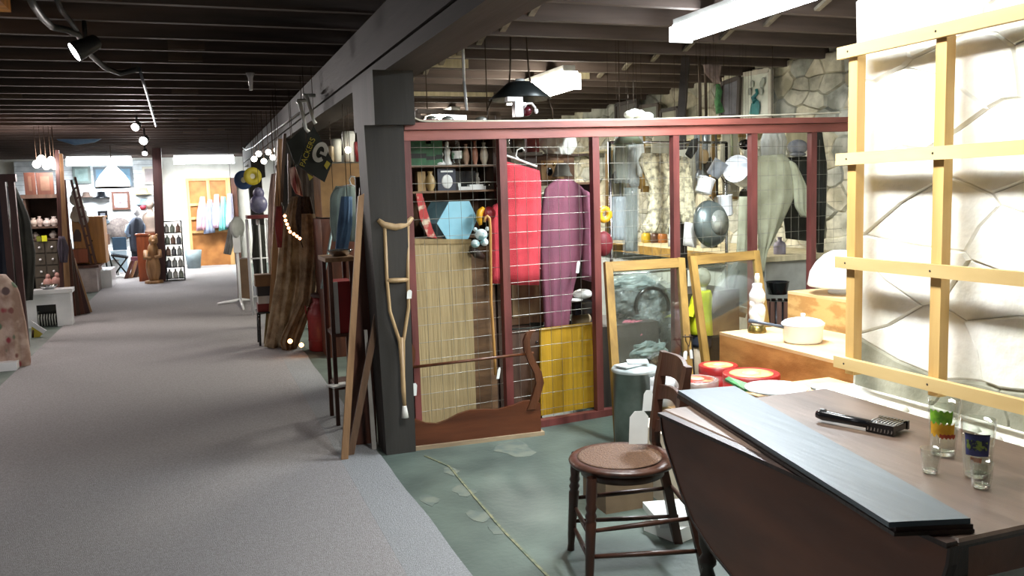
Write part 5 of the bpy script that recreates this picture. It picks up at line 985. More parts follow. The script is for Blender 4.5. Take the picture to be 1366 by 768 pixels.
# string of warm lights
bulb = mat('warm_bulb', 'ffb070', .4, emit=14.0); SL = thing('string_lights', 'string of glowing orange bulbs hung over the burlap drapes', 'string lights', tuple(PY(385, 300, 8.45)))
bp_ = [(379, 282), (380, 288), (381, 294), (383, 299), (385, 304), (387, 309), (392, 312), (396, 315), (400, 318)]
MB().tube([PY(x, y, 8.45) for x, y in [(376, 270)] + bp_ + [(404, 330)]], .005, 6).build('cord', iron, SL)
for x, y in bp_[1:7] + bp_[7:9]: MB().sph(PY(x, y, 8.43), .014, 8, 6).build('bulb', bulb, SL)
for x, y, lb in ((387, 455, 'left'), (402, 460, 'right')): one('floor_bulb', lb + ' one of two small orange lights near the floor under the burlap', 'light', MB().sph(PY(x, y, 8.3), .022, 10, 7), bulb)
# clothes and cartons between the flag and the post
one('blue_jeans', 'pale blue jeans hanging left of the leaning boards', 'clothing', cloth(pyo(6.6), [(455, 262, 470, 262), (450, 300, 470, 300), (446, 345, 462, 345)], .014, 3, .03, seed=81), fab('denim', '5d7ea0', '46627f'))
t = thing('white_shirt_hanging', 'pale green white shirt on a white hanger behind the blue jeans', 'clothing', tuple(PY(455, 330, 6.8)))
cloth(pyo(6.8), [(448, 248, 476, 248), (440, 262, 480, 262), (440, 300, 478, 300), (444, 322, 474, 322)], .016, 4, .03, seed=82).build('shirt', fab('mint_white', 'a3b3a8', '84938a'), t); MB().tube([PY(x, y, 6.75) for x, y in ((452, 250), (468, 246), (480, 252))], .006, 6).tube([PY(x, y, 6.75) for x, y in ((468, 246), (466, 240), (468, 235), (473, 236), (474, 240))], .006, 6).build('hanger', chinaw, t)
one('cardboard_carton', 'large brown cardboard carton high under the beam behind the hanging shirt', 'carton', MB().b2(tuple(PY(430, 290, 8.2)), (PY(486, 290, 8.2).x, 8.7, PY(440, 218, 8.2).z)), mat('carton_tan', '8a6c46', .85, c2='74593a'))
one('carton_rack', 'dark shelf rack holding the cartons behind the hanging shirt', 'rack', MB().b2((PY(428, 290, 8.15).x, 8.15, 0), (PY(488, 290, 8.15).x, 8.75, PY(440, 292, 8.15).z)), redw)
for i, (x0, x1, y0, y1, col, lb) in enumerate(((444, 458, 186, 217, 'c9cbc0', 'cream plastic tub under the beam, left of the red glass'), (460, 476, 176, 217, 'd9dcd6', 'tall white plastic wrapped lampshade under the beam'), (476, 483, 190, 217, '8a2a30', 'red wrapped bundle under the beam next to the grey post'), (440, 447, 196, 217, 'b7a88a', 'tan tub at the left end of the goods under the beam'))):
    a, b = PY(x0, y1, 8.3), PY(x1, y0, 8.3); r = (b.x - a.x) / 2; one('plastic_tub', lb, 'tub', MB().lathe([(0, 0), (r * .8, 0), (r, (b.z - a.z) * .9), (r * .9, b.z - a.z), (0, b.z - a.z)], ((a.x + b.x) / 2, 8.35 + r, a.z + .012), 16), mat('tub_' + col, col, .4))
one('spot_bulb', 'small bright bulb glowing among the white goods under the beam', 'light', MB().sph(PY(464, 200, 8.25), .03, 10, 7), mat('white_bulb', 'fff4e0', .4, emit=18.0))
one('dark_rack_clothes', 'row of dark clothes hanging behind the burlap drapes', 'clothing', cloth(pyo(10.2), [(395, 215, 440, 215), (392, 280, 442, 280), (394, 360, 442, 360), (396, 420, 440, 420)], .05, 7, .08, seed=83), fab('dark_mix', '453a33', '2d2622'))
one('blue_rod', 'pale blue rod leaning behind the red milk can', 'rod', MB().tube([PY(446, 290, 8.1), V((PY(430, 400, 8.1).x, 8.1, PY(430, 385, 8.1).z))], .012, 6), mat('pale_blue', '8fa9ad', .5))
# blue and yellow discs, plastic bag, white rack farther along
def disc(lb, px, py, Y, r, col, c2):
    t = thing('record_disc', lb, 'disc', tuple(PY(px, py, Y))); p = PY(px, py, Y)
    MB().lathe([(r * .3, -.008), (r, -.008), (r, .008), (r * .3, .008), (r * .3, -.008)], p, 22, M=tilt_m(PI / 2, 0, .2)).build('ring', mat('disc_' + col, col, .5), t); MB().lathe([(0, 0), (r * .3, 0)], p, 16, M=tilt_m(PI / 2, 0, .2)).build('centre', mat('disc_' + c2, c2, .5), t)
disc('dark blue disc hanging beside the yellow one under the beam end', 325, 240, 12.4, .13, '2c4a78', 'c8c0a0'); disc('yellow disc hanging over the blue one under the beam end', 337, 235, 12.2, .12, 'c8b832', 'd8d4c0')
one('plastic_bag', 'purple goods in a white plastic bag hanging under the yellow disc', 'bag', MB().sph(PY(345, 272, 11.4), (.11, .08, .12), 12, 8).sph(PY(345, 258, 11.4), (.07, .06, .08), 10, 6), mat('bag_purple', '55517e', .3, c2='8f92ac', scale=9))
one('red_shelf_board', 'red-brown shelf board on white legs under the plastic bag with purple goods', 'shelf', MB().b2(tuple(PY(330, 292, 11.6)), (PY(362, 292, 11.6).x, 12.0, PY(345, 287, 11.6).z)), mat('shelf_red', '7d3a3a', .5))
WR = thing('white_rack', 'white tubular metal rack standing under the red-brown shelf board', 'rack', tuple(PZ(335, 412, 0)))
for x in (330, 345, 358):
    p = PY(x, 293, 11.7); MB().tube([(p.x, 11.7, 0), (p.x, 11.7, p.z)], .014, 8).build('upright', ename, WR); MB().tube([(p.x, 12.0, 0), (p.x, 12.0, p.z)], .014, 8).build('upright', ename, WR)
for z in (.25, .75): MB().tube([(PY(330, 300, 11.7).x, 11.7, z), (PY(358, 300, 11.7).x, 11.7, z)], .010, 8).build('cross_rail', ename, WR)
one('black_bundle', 'black clothes bundle hanging inside the white tubular rack', 'clothing', cloth(pyo(11.85), [(338, 300, 352, 300), (336, 340, 354, 340), (340, 375, 352, 375)], .03, 3, .05, seed=84), dk)
one('brown_sack', 'brown paper sack standing left of the white tubular rack', 'sack', MB().b2((PY(318, 388, 13.6).x, 13.6, 0), (PY(336, 388, 13.6).x, 13.85, PY(325, 345, 13.6).z)), mat('sack_brown', '6b5540', .8))
GS = thing('pedestal_fan', 'white pedestal fan with a small round head on a pole with two splayed feet', 'fan', tuple(PZ(321, 406, 0))); c = PZ(321, 404, 0)
MB().tube([(c.x, c.y, .02), (c.x, c.y, .75)], .022, 10).build('pole', ename, GS)
for e in ((290, 405), (325, 412), (335, 400)): q = PZ(*e, 0.02); MB().tube([(c.x, c.y, .05), tuple(q)], [.025, .014], 8).build('foot', ename, GS)
MB().b2((c.x - .05, c.y - .05, .75), (c.x + .05, c.y + .05, 1.0)).build('motor', ename, GS); MB().lathe([(0, -.03), (.14, -.03), (.16, 0), (.14, .03), (0, .03)], (c.x + .02, c.y - .02, 1.12), 22, M=tilt_m(PI / 2, 0, .9)).build('head', mat('fan_grille', 'c4c8c6', .4), GS)
one('grey_coat', 'silvery grey coat hanging diagonally beside the pedestal fan', 'clothing', cloth(pyo(14.5), [(306, 296, 316, 296), (302, 318, 314, 318), (298, 338, 308, 340)], .03, 3, .05, seed=85), fab('silver_cloth', 'a5a6a4', '828381'))
for i, (x, y) in enumerate(((339, 212), (345, 205), (352, 215), (358, 203), (364, 210), (369, 200))):
    one('glass_light', ('lowest left', 'second from left', 'third from left', 'third from right', 'second from right', 'rightmost') [i] + ' of the bright glass lights under the beam beyond the poles', 'light', MB().sph(PY(x, y, 11.0), .035, 10, 7), mat('glass_light', 'fff2e6', .4, emit=9.0)); hang(last(), PY(x, y, 11.0))
one('grey_pipe', 'thin white cable sagging along the side of the beam', 'cable', MB().tube([PX(x, y, 1.02) for x, y in ((400, 150), (375, 168), (355, 182), (338, 196), (328, 200), (318, 192))], .010, 6), ename)

# ============================================================ the far end
D1 = local(struct('door_1', MB().b2((-.12, 21.62, 0), (.86, 21.68, 2.06)), mat('ply_orange', 'a8713a', .6, 0, '8f5c2b', 5)))
P0, P1 = PY(259, 356, 21.6), PY(313, 240, 21.6); pale_p = wood('door_pine', 'd0a972', 'b08a55', .6)
MB().b2((-.12, 21.58, 0), (-.06, 21.62, 2.06)).build('stile', pale_p, D1); MB().b2((.76, 21.58, 0), (.86, 21.62, 2.06)).build('stile', pale_p, D1); MB().b2((.33, 21.58, 1.45), (.40, 21.62, 2.0)).build('mullion', pale_p, D1)
for z in (2.0, 1.42, .78, 1.1): MB().b2((-.06, 21.58, z), (.76, 21.62, z + .06)).build('rail', pale_p, D1)
struct('trim_4', MB().b2((.88, 21.5, 0), (1.0, 21.7, 2.05)), redw)
gcols = (('c79aa8', 'dusty pink', 270, 262, 12), ('8f9bb8', 'grey blue', 280, 266, 12), ('d3b4cc', 'pale lilac pink', 289, 259, 9), ('76c8c4', 'turquoise', 298, 262, 9), ('b3b4cc', 'pale lavender', 307, 258, 10))
for col, nm, x, y, w_ in gcols:
    one('child_dress', nm + ' small garment hanging on the plywood door at the end', 'clothing', cloth(pyo(21.45), [(x - 3, y, x + 3, y), (x - w_ * .6, y + 20, x + w_ * .5, y + 20), (x - w_ * .7, y + 46, x + w_ * .6, y + 44)], .03, 3, .05, seed=x, nu=18, nv=8), fab('g_' + col, col))
one('waste_bin', 'grey blue waste bin on the floor left of the plywood door', 'bin', MB().lathe([(0, 0), (.14, 0), (.19, .42), (.18, .42), (.13, .02), (0, .02)], tuple(PZ(259, 358, 0)), 20), mat('bin_grey', '7c8c92', .5))
# black wire shelf with jars
c0, c1 = PZ(222, 376, 0), PZ(244, 374, 0); BR_ = thing('black_rack', 'black open metal display rack with rows of jars, right of the dark red post', 'rack', tuple(c0))
x0, x1, yy = c0.x, c1.x + .03, c0.y; zt2 = PY(240, 294, yy).z
for x in (x0, x1):
    for y in (yy, yy + .35): MB().b2((x, y, 0), (x + .02, y + .02, zt2)).build('upright', black, BR_)
for k in range(6): MB().b2((x0, yy, .05 + k * (zt2 - .07) / 5), (x1 + .02, yy + .37, .065 + k * (zt2 - .07) / 5)).build('shelf', black, BR_)
rnd = random.Random(9); jc = [('c8d0d0', 'clear'), ('a8b4a8', 'greenish'), ('8a8f98', 'grey'), ('d8d8d4', 'white'), ('b09080', 'tan')]
rows_ = ('bottom', 'second', 'third', 'fourth', 'top')
for k in range(5):
    for i, wh in enumerate(('left', 'middle', 'right')):
        col, nm = jc[(k * 2 + i * 3) % 5]; z = .066 + k * (zt2 - .07) / 5; one('glass_jar', f'{nm} jar at the {wh} of the {rows_[k]} shelf of the black display rack', 'jar', MB().lathe([(.045 * a, .17 * b) for a, b in bott], (x0 + .07 + i * (x1 - x0 - .1) / 2.2, yy + .08, z), 10), mat('jar_' + col, col, .25))
# dark red post
p0_, p1_ = PZ(214, 378, 0), PY(209, 222, 17.8)
struct('post', MB().hexa([(p0_.x - .07, 17.75, 0), (p0_.x + .09, 17.75, 0), (p0_.x + .09, 17.95, 0), (p0_.x - .07, 17.95, 0), (p1_.x - .06, 17.75, ZC), (p1_.x + .10, 17.75, ZC), (p1_.x + .10, 17.95, ZC), (p1_.x - .06, 17.95, ZC)]), wood('post_dark_red', '42211e', '2a1412', .5))
# carved figure and orange cabinet with bust
c = PZ(206, 378, 0); CF = thing('carved_figure', 'tan carved wooden animal figure standing at the foot of the dark red post', 'carving', tuple(c)); cw = wood('carved_wood', 'b58a5e', '85603c', .5)
MB().sph(c + V((0, 0, .30)), (.13, .12, .30)).sph(c + V((.02, -.02, .62)), (.10, .10, .16)).build('body', cw, CF); MB().sph(c + V((.04, -.04, .82)), (.085, .09, .10)).sph(c + V((.04, -.13, .80)), (.035, .05, .035)).sph(c + V((-.02, -.03, .91)), (.025, .02, .03)).sph(c + V((.10, -.03, .91)), (.025, .02, .03)).build('head', cw, CF)
MB().tube([c + V((-.10, -.05, .62)), c + V((-.12, -.13, .5)), c + V((-.02, -.17, .48))], [.05, .04, .035], 8).tube([c + V((.12, -.05, .62)), c + V((.14, -.12, .52)), c + V((.04, -.17, .5))], [.05, .04, .035], 8).build('arms', cw, CF); MB().lathe([(0, 0), (.17, 0), (.16, .06), (0, .06)], c, 16).build('base', cw, CF)
oc_ = wood('orange_cabinet', '9a4f2a', '73381c', .4)
def cabinet(name, label, x0, y0, x1, y1, Y, dp, m, zfix=None, doors=2):
    a, b = PY(x0, y1, Y), PY(x1, y0, Y); z0 = 0 if zfix is None else zfix; t = thing(name, label, 'cabinet', ((a.x + b.x) / 2, Y, z0))
    MB().b2((a.x, Y, z0), (b.x, Y + dp, b.z)).build('body', m, t); MB().b2((a.x - .02, Y - .02, b.z), (b.x + .02, Y + dp, b.z + .025)).build('top', m, t)
    w_ = (b.x - a.x) / doors
    for i in range(doors):
        d = MB().b2((a.x + i * w_ + .02, Y - .012, z0 + .06), (a.x + (i + 1) * w_ - .02, Y, b.z - .03)).build('door', m, t); MB().sph((a.x + i * w_ + (w_ - .05 if i == 0 else .05), Y - .025, (z0 + b.z) / 2), .014, 8, 5).build('knob', black, d)
    return a, b
a, b = cabinet('orange_cabinet', 'reddish orange wooden cabinet behind the carved figure', 186, 313, 206, 375, 18.1, .4, oc_)
BU = thing('dress_bust', 'white plaster bust with a red rose on the reddish orange cabinet', 'bust', ((a.x + b.x) / 2 + .12, 18.3, b.z + .025)); q = V((a.x + .28, 18.3, b.z + .03))
MB().lathe([(0, 0), (.13, 0), (.12, .05), (.10, .12), (.16, .28), (.15, .36), (.05, .42), (.045, .48), (0, .48)], q, 18, sy=.7).sph(q + V((0, 0, .56)), (.075, .08, .10)).build('torso', mat('plaster', 'd8c8b8', .6), BU); MB().sph(q + V((-.12, -.1, .50)), (.06, .05, .05)).build('rose', mat('rose_red', 'c04858', .5), BU)
# slatted white display wall with goods
SW = local(struct('trim_5', MB().b2((-3.6, 21.55, 0), (-.65, 21.6, 2.5)), mat('slat_back', '9aa4ac', .6)))
for i in range(24): MB().b2((-3.6, 21.53, .05 + i * .102), (-.65, 21.55, .142 + i * .102)).build('slat', mat('slat_white', 'd4dade', .5), SW)
def wallthing(name, label, cat, x0, y0, x1, y1, m, Y=21.47, shape='box', m2=None):
    a, b = PY(x0, y1, Y), PY(x1, y0, Y); c = (a + b) / 2
    if shape == 'pic':
        t = thing(name, label, cat, (c.x, Y, a.z)); MB().b2((a.x, Y, a.z), (b.x, Y + .05, b.z)).build('frame', m, t); MB().b2((a.x + .05, Y - .005, a.z + .05), (b.x - .05, Y, b.z - .05)).build('print', m2, t); return t
    if shape == 'hat':
        r = (b.x - a.x) / 2; return one(name, label, cat, MB().lathe([(0, r * .8), (r * .45, r * .75), (r * .55, r * .2), (r, 0), (r, -.015), (0, -.015)], (c.x, Y, a.z + .02), 20), m)
    return one(name, label, cat, MB().box(c, (b.x - a.x, .12, b.z - a.z)), m)
gp = mat('print_green', '7e9490', .6, c2='566c6c', scale=6); bp2 = mat('print_blue', '4f748c', .6); whp = mat('print_pale', 'b8bcc0', .6, c2='5a4a50', scale=9)
wallthing('framed_picture', 'dark framed green picture high at the left of the slatted wall', 'picture', 98, 222, 120, 245, mat('fr_grn', '5d6a66', .5), shape='pic', m2=gp)
wallthing('framed_picture', 'large blue picture partly behind the white hanging lampshade', 'picture', 126, 222, 176, 250, mat('fr_blk', '43505a', .5), shape='pic', m2=bp2)
wallthing('framed_picture', 'small brown framed picture of rows below the white hanging lampshade', 'picture', 150, 255, 172, 280, redw, shape='pic', m2=whp)
wallthing('framed_picture', 'grey picture high on the slatted wall beside the dark red post', 'picture', 191, 222, 207, 246, fr_w, shape='pic', m2=mat('print_gy', '9a8f90', .6))
wallthing('black_hat', 'black brimmed hat on the slatted wall left of the rows picture', 'hat', 124, 254, 146, 265, black, shape='hat'); wallthing('straw_hat', 'tan straw hat high on the slatted wall near the dark red post', 'hat', 180, 248, 202, 260, mat('straw', 'b0a078', .8), shape='hat'); wallthing('grey_hat', 'grey blue hat on the slatted wall below the tan straw hat', 'hat', 182, 262, 202, 274, mat('hat_bl', '65757f', .8), shape='hat'); wallthing('brown_hat', 'dark hat on the slatted wall at the far left by the ladder', 'hat', 106, 254, 124, 264, mat('hat_dk', '4f4038', .8), shape='hat')
wallthing('small_tv', 'dark small framed screen on a bracket shelf left of the mannequin', 'picture', 131, 281, 143, 293, black, shape='pic', m2=mat('scr', '56585f', .4)); wallthing('bracket_shelf', 'short dark shelf bracket under the small framed screen', 'shelf', 129, 294, 146, 298, mat('shelf_gy', '4a5660', .5))
one('round_basket', 'round brown grey basket hung on the slatted wall beside the mannequin', 'basket', MB().lathe([(0, 0), (.2, 0), (.27, .05), (.27, .07), (0, .03)], PY(160, 306, 21.5), 22, M=tilt_m(PI / 2, 0, 0)), mat('basket_gr', '6e6460', .8, c2='524a48', scale=20))
MN = thing('mannequin', 'mannequin in a pale blue shirt and dark vest in front of the slatted wall', 'mannequin', tuple(PZ(182, 366, 0))); Ym = 20.3; py_ = pyo(Ym)
cloth(py_, [(177, 290, 187, 290), (171, 298, 194, 298), (172, 315, 192, 315), (174, 335, 191, 335)], .01, 3, .10, seed=91, nu=20, nv=8).build('vest', fab('vest_dk', '3f4654'), MN); cloth(py_, [(168, 300, 175, 296), (166, 310, 173, 312), (170, 316, 184, 314)], .01, 2, .06, seed=92, nu=12, nv=6).build('sleeve', fab('shirt_bl', '9ab0cc'), MN); cloth(py_, [(190, 297, 197, 300), (191, 311, 199, 311), (186, 313, 198, 316)], .01, 2, .06, seed=93, nu=12, nv=6).build('sleeve', fab('shirt_bl', '9ab0cc'), MN)
cloth(py_, [(175, 333, 191, 333), (176, 350, 191, 350), (177, 362, 190, 362)], .01, 2, .09, seed=94, nu=14, nv=5).build('trousers', fab('trouser_dk', '262a33'), MN); MB().sph(PY(183, 282, Ym), (.08, .09, .11)).tube([PY(183, 286, Ym), PY(183, 294, Ym)], .05, 8).build('head', mat('mann_white', 'dfe2e4', .5), MN)
MB().tube([(PY(183, 362, Ym).x, Ym, 0), tuple(PY(183, 358, Ym))], .03, 8).build('stand', black, MN)
wallthing('blue_crate', 'dark blue crate on the pale stand left of the mannequin', 'crate', 151, 316, 168, 334, mat('crate_bl', '2e4a60', .5), Y=20.6); wallthing('pale_stand', 'pale blue stand under the dark blue crate', 'stand', 150, 334, 169, 363, mat('stand_bl', 'a8bcc8', .5), Y=20.6)
wallthing('white_cabinet', 'small white chest with drawers at the end of the aisle', 'chest', 138, 346, 158, 368, ename, Y=19.6); wallthing('pink_box', 'dark pink box on the floor beside the mannequin stand', 'box', 176, 342, 190, 364, mat('pinkish', '7c4a58', .5), Y=19.9)
FCH = thing('folding_chair', 'black folding chair standing before the slatted wall', 'chair', tuple(PZ(160, 366, 0))); Yc = 19.4; kk = lambda x, y: PY(x, y, Yc)
MB().prism([kk(148, 339), kk(170, 342), kk(170, 345), kk(148, 342)], (0, .35, 0)).build('seat', black, FCH)
for q in (((150, 342), (170, 366)), ((169, 344), (152, 368)), ((138, 312), (152, 366))): MB().tube([kk(*q[0]), kk(*q[1])], .018, 6).build('leg', black, FCH)
MB().tube([kk(138, 314), kk(139, 336), kk(144, 364)], .018, 6).build('back_post', black, FCH); MB().prism([kk(136, 312), kk(146, 312), kk(147, 326), kk(138, 328)], (0, .02, 0)).build('backrest', mat('chair_tan', '9a7a68', .6), FCH)
for i, x in enumerate((168, 174, 180, 186, 192)): plank('stacked_frame', ('leftmost', 'second from left', 'middle', 'second from right', 'rightmost')[i] + ' of the brown frames leaning in a stack at the end', 'frame', ((x + 6, 348), (x + 10, 348), (x + 3, 369), (x - 3, 369)), 19.0 + .1 * i, .05, (redw, tanw, dkw, tanw, redw)[i])
# white hanging lampshade
lc = PY(151, 250, 17.2); ml = mpp(lc); WL = thing('white_lampshade', 'large glowing white bell lampshade hanging at the far end', 'lamp', tuple(lc))
MB().lathe([(21 * ml, 0), (20.5 * ml, 8 * ml), (15 * ml, 17 * ml), (8 * ml, 25 * ml), (5 * ml, 28 * ml), (0, 28 * ml)], lc, 26).build('shade', mat('lamp_glow', 'fffaf2', .5, emit=2.2), WL); MB().lathe([(21.5 * ml, -1 * ml), (22 * ml, 0), (21.5 * ml, 1.2 * ml), (20 * ml, 0)], lc, 26).build('rim', black, WL); MB().tube([lc + V((0, 0, 28 * ml)), V((lc.x, lc.y, 2.758))], .01, 6).build('chain', iron, WL)
# orange cupboard on pale base, ladder, little things
ocb = wood('orange_pine', 'c08844', '9a682c', .45)
a, b = cabinet('pine_cupboard', 'orange pine cupboard on a pale plinth, left of the folding chair', 100, 290, 137, 349, 17.0, .6, ocb, zfix=PY(110, 352, 17.0).z)
MB_ = one('arched_mirror', 'small dark arched mirror in front of the orange pine cupboard', 'mirror', MB().prism([PY(*q, 16.96) for q in ((98, 322), (98, 312), (101, 306), (105, 306), (108, 312), (108, 322))], (0, .03, 0)), mat('dark_brown', '3f2218', .3))
one('wooden_case', 'reddish brown low case in front of the orange pine cupboard', 'case', MB().b2(tuple(PY(97, 351, 16.7)), (PY(118, 351, 16.7).x, 16.95, PY(110, 332, 16.7).z)), oc_)
PLN = thing('pale_plinth', 'pale grey plinth with brown top board carrying the orange pine cupboard', 'plinth', tuple(PZ(115, 388, 0))); a = PZ(100, 390, 0); zpl = PY(110, 352, 17.0).z
MB().b2((a.x, 16.6, 0), (PY(128, 352, 16.6).x, 17.6, zpl - .05)).build('body', mat('plinth', 'b8aeac', .7), PLN); MB().b2((a.x - .03, 16.55, zpl - .05), (PY(130, 352, 16.6).x + .02, 17.62, zpl - .005)).build('top_board', redw, PLN)
one('white_step', 'low white box beside the pale plinth', 'box', MB().b2((PY(131, 385, 17.2).x, 17.2, 0), (PY(150, 385, 17.2).x, 18.2, .32)), ename)
LD = thing('wooden_ladder', 'narrow brown wooden ladder leaning in front of the orange pine cupboard', 'ladder', tuple(PY(128, 352, 16.75)))
lq = pyo(16.75); MB().bar(lq(95, 240), lq(122, 352), .04, .03, up=(0, 1, 0)).build('rail', redw, LD); MB().bar(lq(100, 236), lq(128, 352), .04, .03, up=(0, 1, 0)).build('rail', redw, LD)
for k in range(1, 9): MB().bar(lerp(lq(95, 240), lq(122, 352), k / 9), lerp(lq(100, 236), lq(128, 352), k / 9), .03, .02, up=(0, 1, 0)).build('rung', redw, LD)
for i, (x, y, col, lb) in enumerate(((100, 262, 'd8d0c0', 'uppermost'), (106, 274, 'e0dcd0', 'second'), (101, 284, 'd0c4b0', 'third'), (111, 288, 'd8d4cc', 'lowest'))):
    one('white_doll', lb + ' of the pale dolls on the left of the pine cupboard', 'doll', MB().sph(PY(x, y + 4, 16.9), (.09, .07, .11), 12, 8).sph(PY(x, y - 4, 16.9), (.06, .06, .07), 12, 8), mat('doll_' + col, col, .7))

# ============================================================ left side of the aisle
rbr = wood('display_red_brown', '4a2a26', '301a18', .5)
LF_ = thing('display_rack', 'red-brown open display frame at the left edge with dark coats inside', 'frame', tuple(PZ(8, 470, 0)))
f0 = pyo(10.4)
for x in (2, 14): p = f0(x, 240); MB().b2((p.x - .03, 10.4, 0), (p.x + .03, 10.46, PY(8, 232, 10.4).z)).build('upright', rbr, LF_)
p, q = f0(-30, 232), f0(16, 232); MB().b2((p.x, 10.39, q.z - .08), (q.x + .03, 10.47, q.z)).build('top_rail', rbr, LF_)
one('dark_coat', 'long black coat hanging inside the red-brown display frame', 'clothing', cloth(pyo(10.9), [(15, 245, 22, 250), (14, 290, 40, 290), (14, 350, 48, 340), (16, 400, 44, 400)], .04, 4, .07, seed=101), dk)
one('blue_coat', 'dark navy coat at the left edge behind the display frame', 'clothing', cloth(pyo(11.2), [(-20, 250, 12, 250), (-22, 310, 12, 310), (-20, 372, 12, 372)], .04, 4, .07, seed=102), fab('navy2', '2a2f3f'))
quilt = mat('floral_quilt', 'b8a294', .9, 0, '94796b', 7, bump=.5, bs=60, lo=.4, hi=.6)
_nt = quilt.node_tree; _b = _nt.nodes['Principled BSDF']; _base = _b.inputs['Base Color'].links[0].from_socket
_vo = _nt.nodes.new('ShaderNodeTexVoronoi'); _vo.inputs['Scale'].default_value = 9; _tc = _nt.nodes.new('ShaderNodeTexCoord'); _nt.links.new(_tc.outputs['Object'], _vo.inputs['Vector'])
_r1 = _nt.nodes.new('ShaderNodeValToRGB'); _r1.color_ramp.elements[0].position = .30; _r1.color_ramp.elements[1].position = .40; _r1.color_ramp.elements[0].color = (1, 1, 1, 1); _r1.color_ramp.elements[1].color = (0, 0, 0, 1); _nt.links.new(_vo.outputs['Distance'], _r1.inputs[0])
_r2 = _nt.nodes.new('ShaderNodeValToRGB'); _r2.color_ramp.interpolation = 'CONSTANT'; _e = _r2.color_ramp.elements; _e[0].color = (*lin('8c3c42'), 1); _e[1].position = .3; _e[1].color = (*lin('5a6a54'), 1)
for _p, _c in ((.5, '7a4e48'), (.7, 'd0bcae'), (.85, '5c4a4a')): _x = _e.new(_p); _x.color = (*lin(_c), 1)
_nt.links.new(_vo.outputs['Color'], _r2.inputs[0]); _mx = _nt.nodes.new('ShaderNodeMix'); _mx.data_type = 'RGBA'
_nt.links.new(_r1.outputs[0], _mx.inputs[0]); _nt.links.new(_base, _mx.inputs[6]); _nt.links.new(_r2.outputs[0], _mx.inputs[7]); _nt.links.new(_mx.outputs[2], _b.inputs['Base Color'])
QT = thing('floral_quilt', 'pink beige floral quilt draped over a low rack at the left edge', 'quilt', tuple(PZ(30, 498, 0)))
cloth(pyo(9.2), [(-30, 366, 8, 366), (-32, 384, 25, 384), (-34, 430, 35, 430), (-36, 480, 42, 480), (-36, 500, 38, 500)], .05, 5, .10, seed=103, nu=36).build('drape', quilt, QT)
fl_m = [mat('fl_red', 'a03a42', .8), mat('fl_grn', '4f6a52', .8), mat('fl_dk', '6a4a48', .8), mat('fl_pale', 'cbb8a8', .8)]
rnd = random.Random(5)
for i in range(26):
    x, y = rnd.uniform(-5, 36), rnd.uniform(385, 492); c = PY(x, y, 9.2) + V((0, -.115, 0)); r = rnd.uniform(.018, .034)
    pass
one('white_plinth', 'white low base board under the floral quilt', 'base', MB().b2((PZ(0, 516, 0).x - .6, 9.0, 0), (PZ(24, 500, 0).x - .05, 9.5, .08)), ename)
# tall shelf with goods
TS = thing('tall_shelf', 'tall brown shelving cabinet of small goods at the left, under the two pictures', 'shelf', tuple(PZ(60, 430, 0)))
Yt = 13.2; a, b = PY(30, 265, Yt), PY(82, 265, Yt); ts = wood('shelf_old', '5a4538', '3c2d25', .6)
MB().b2((a.x, Yt, 0), (a.x + .03, Yt + .4, a.z)).build('side', ts, TS); MB().b2((b.x - .03, Yt, 0), (b.x, Yt + .4, a.z)).build('side', ts, TS); MB().b2((a.x - .02, Yt - .03, a.z), (b.x + .02, Yt + .42, a.z + .05)).build('top', ts, TS); MB().b2((a.x + .03, Yt + .38, 0), (b.x - .03, Yt + .4, a.z)).build('back', mat('shelf_bk', '57473c', .8), TS)
zs_ = [PY(60, y, Yt).z for y in (302, 318, 386)]
for z in zs_: MB().b2((a.x + .03, Yt, z - .025), (b.x - .03, Yt + .38, z)).build('shelf_board', ts, TS)
DR = thing('drawer_cabinet', 'dark drawer cabinet with rows of white knobs on the tall brown shelf', 'cabinet', tuple(PY(62, 362, Yt))); a2, b2_ = PY(46, 362, Yt - .02), PY(76, 321, Yt - .02)
MB().b2((a2.x, Yt - .02, zs_[2] + .001), (b2_.x, Yt + .3, b2_.z)).build('body', mat('cab_green', '4a443a', .6), DR); hh = (b2_.z - zs_[2]) / 4
for r in range(4):
    for c_ in range(2):
        xx = lerp(a2.x, b2_.x, c_ / 2) + .01; d = MB().b2((xx, Yt - .03, zs_[2] + r * hh + .012), (xx + (b2_.x - a2.x) / 2 - .02, Yt - .02, zs_[2] + (r + 1) * hh - .008)).build('drawer', mat('drawer_gr', '554e42', .6), DR); MB().sph((xx + (b2_.x - a2.x) / 4, Yt - .04, zs_[2] + (r + .5) * hh), .017, 8, 5).build('knob', ename, d)
for i, (x, k, r, h, col, lb) in enumerate(((45, 0, .06, .12, 'd0c4b8', 'cream jug at the left of the upper row'), (53, 0, .05, .14, 'c0b0a8', 'pale pink jug mid upper row'), (63, 0, .06, .11, 'd8d0cc', 'white bowl right of the pale pink jug'), (72, 0, .06, .13, 'c8beb8', 'greyish white teapot at the right of the upper row'), (46, 1, .05, .09, 'c4bab0', 'grey cup at the left of the lower row'), (70, 1, .055, .10, 'd4ccc4', 'off white dish at the right of the lower row'))):
    p = PY(x, 300, Yt + .1); one('small_ware', lb + ' on the tall brown shelf', 'ware', MB().lathe([(r * q, h * s) for q, s in vase], (p.x, Yt + .12, zs_[k]), 14), mat('ware_' + col, col, .4))
one('yellow_sign', 'small bright yellow price card on the tall brown shelf', 'sign', MB().b2(tuple(PY(56, 322, Yt - .06)), (PY(63, 322, Yt - .06).x, Yt - .05, PY(60, 314, Yt - .06).z)), mat('glowing_yel', 'd8dc2a', .5, emit=.15)); one('olive_sign', 'small olive card left of the bright yellow price card', 'sign', MB().b2(tuple(PY(49, 322, Yt - .06)), (PY(55, 322, Yt - .06).x, Yt - .05, PY(52, 315, Yt - .06).z)), mat('olive_card', '7d8430', .5))  # yellow card is given a faint glow of its own
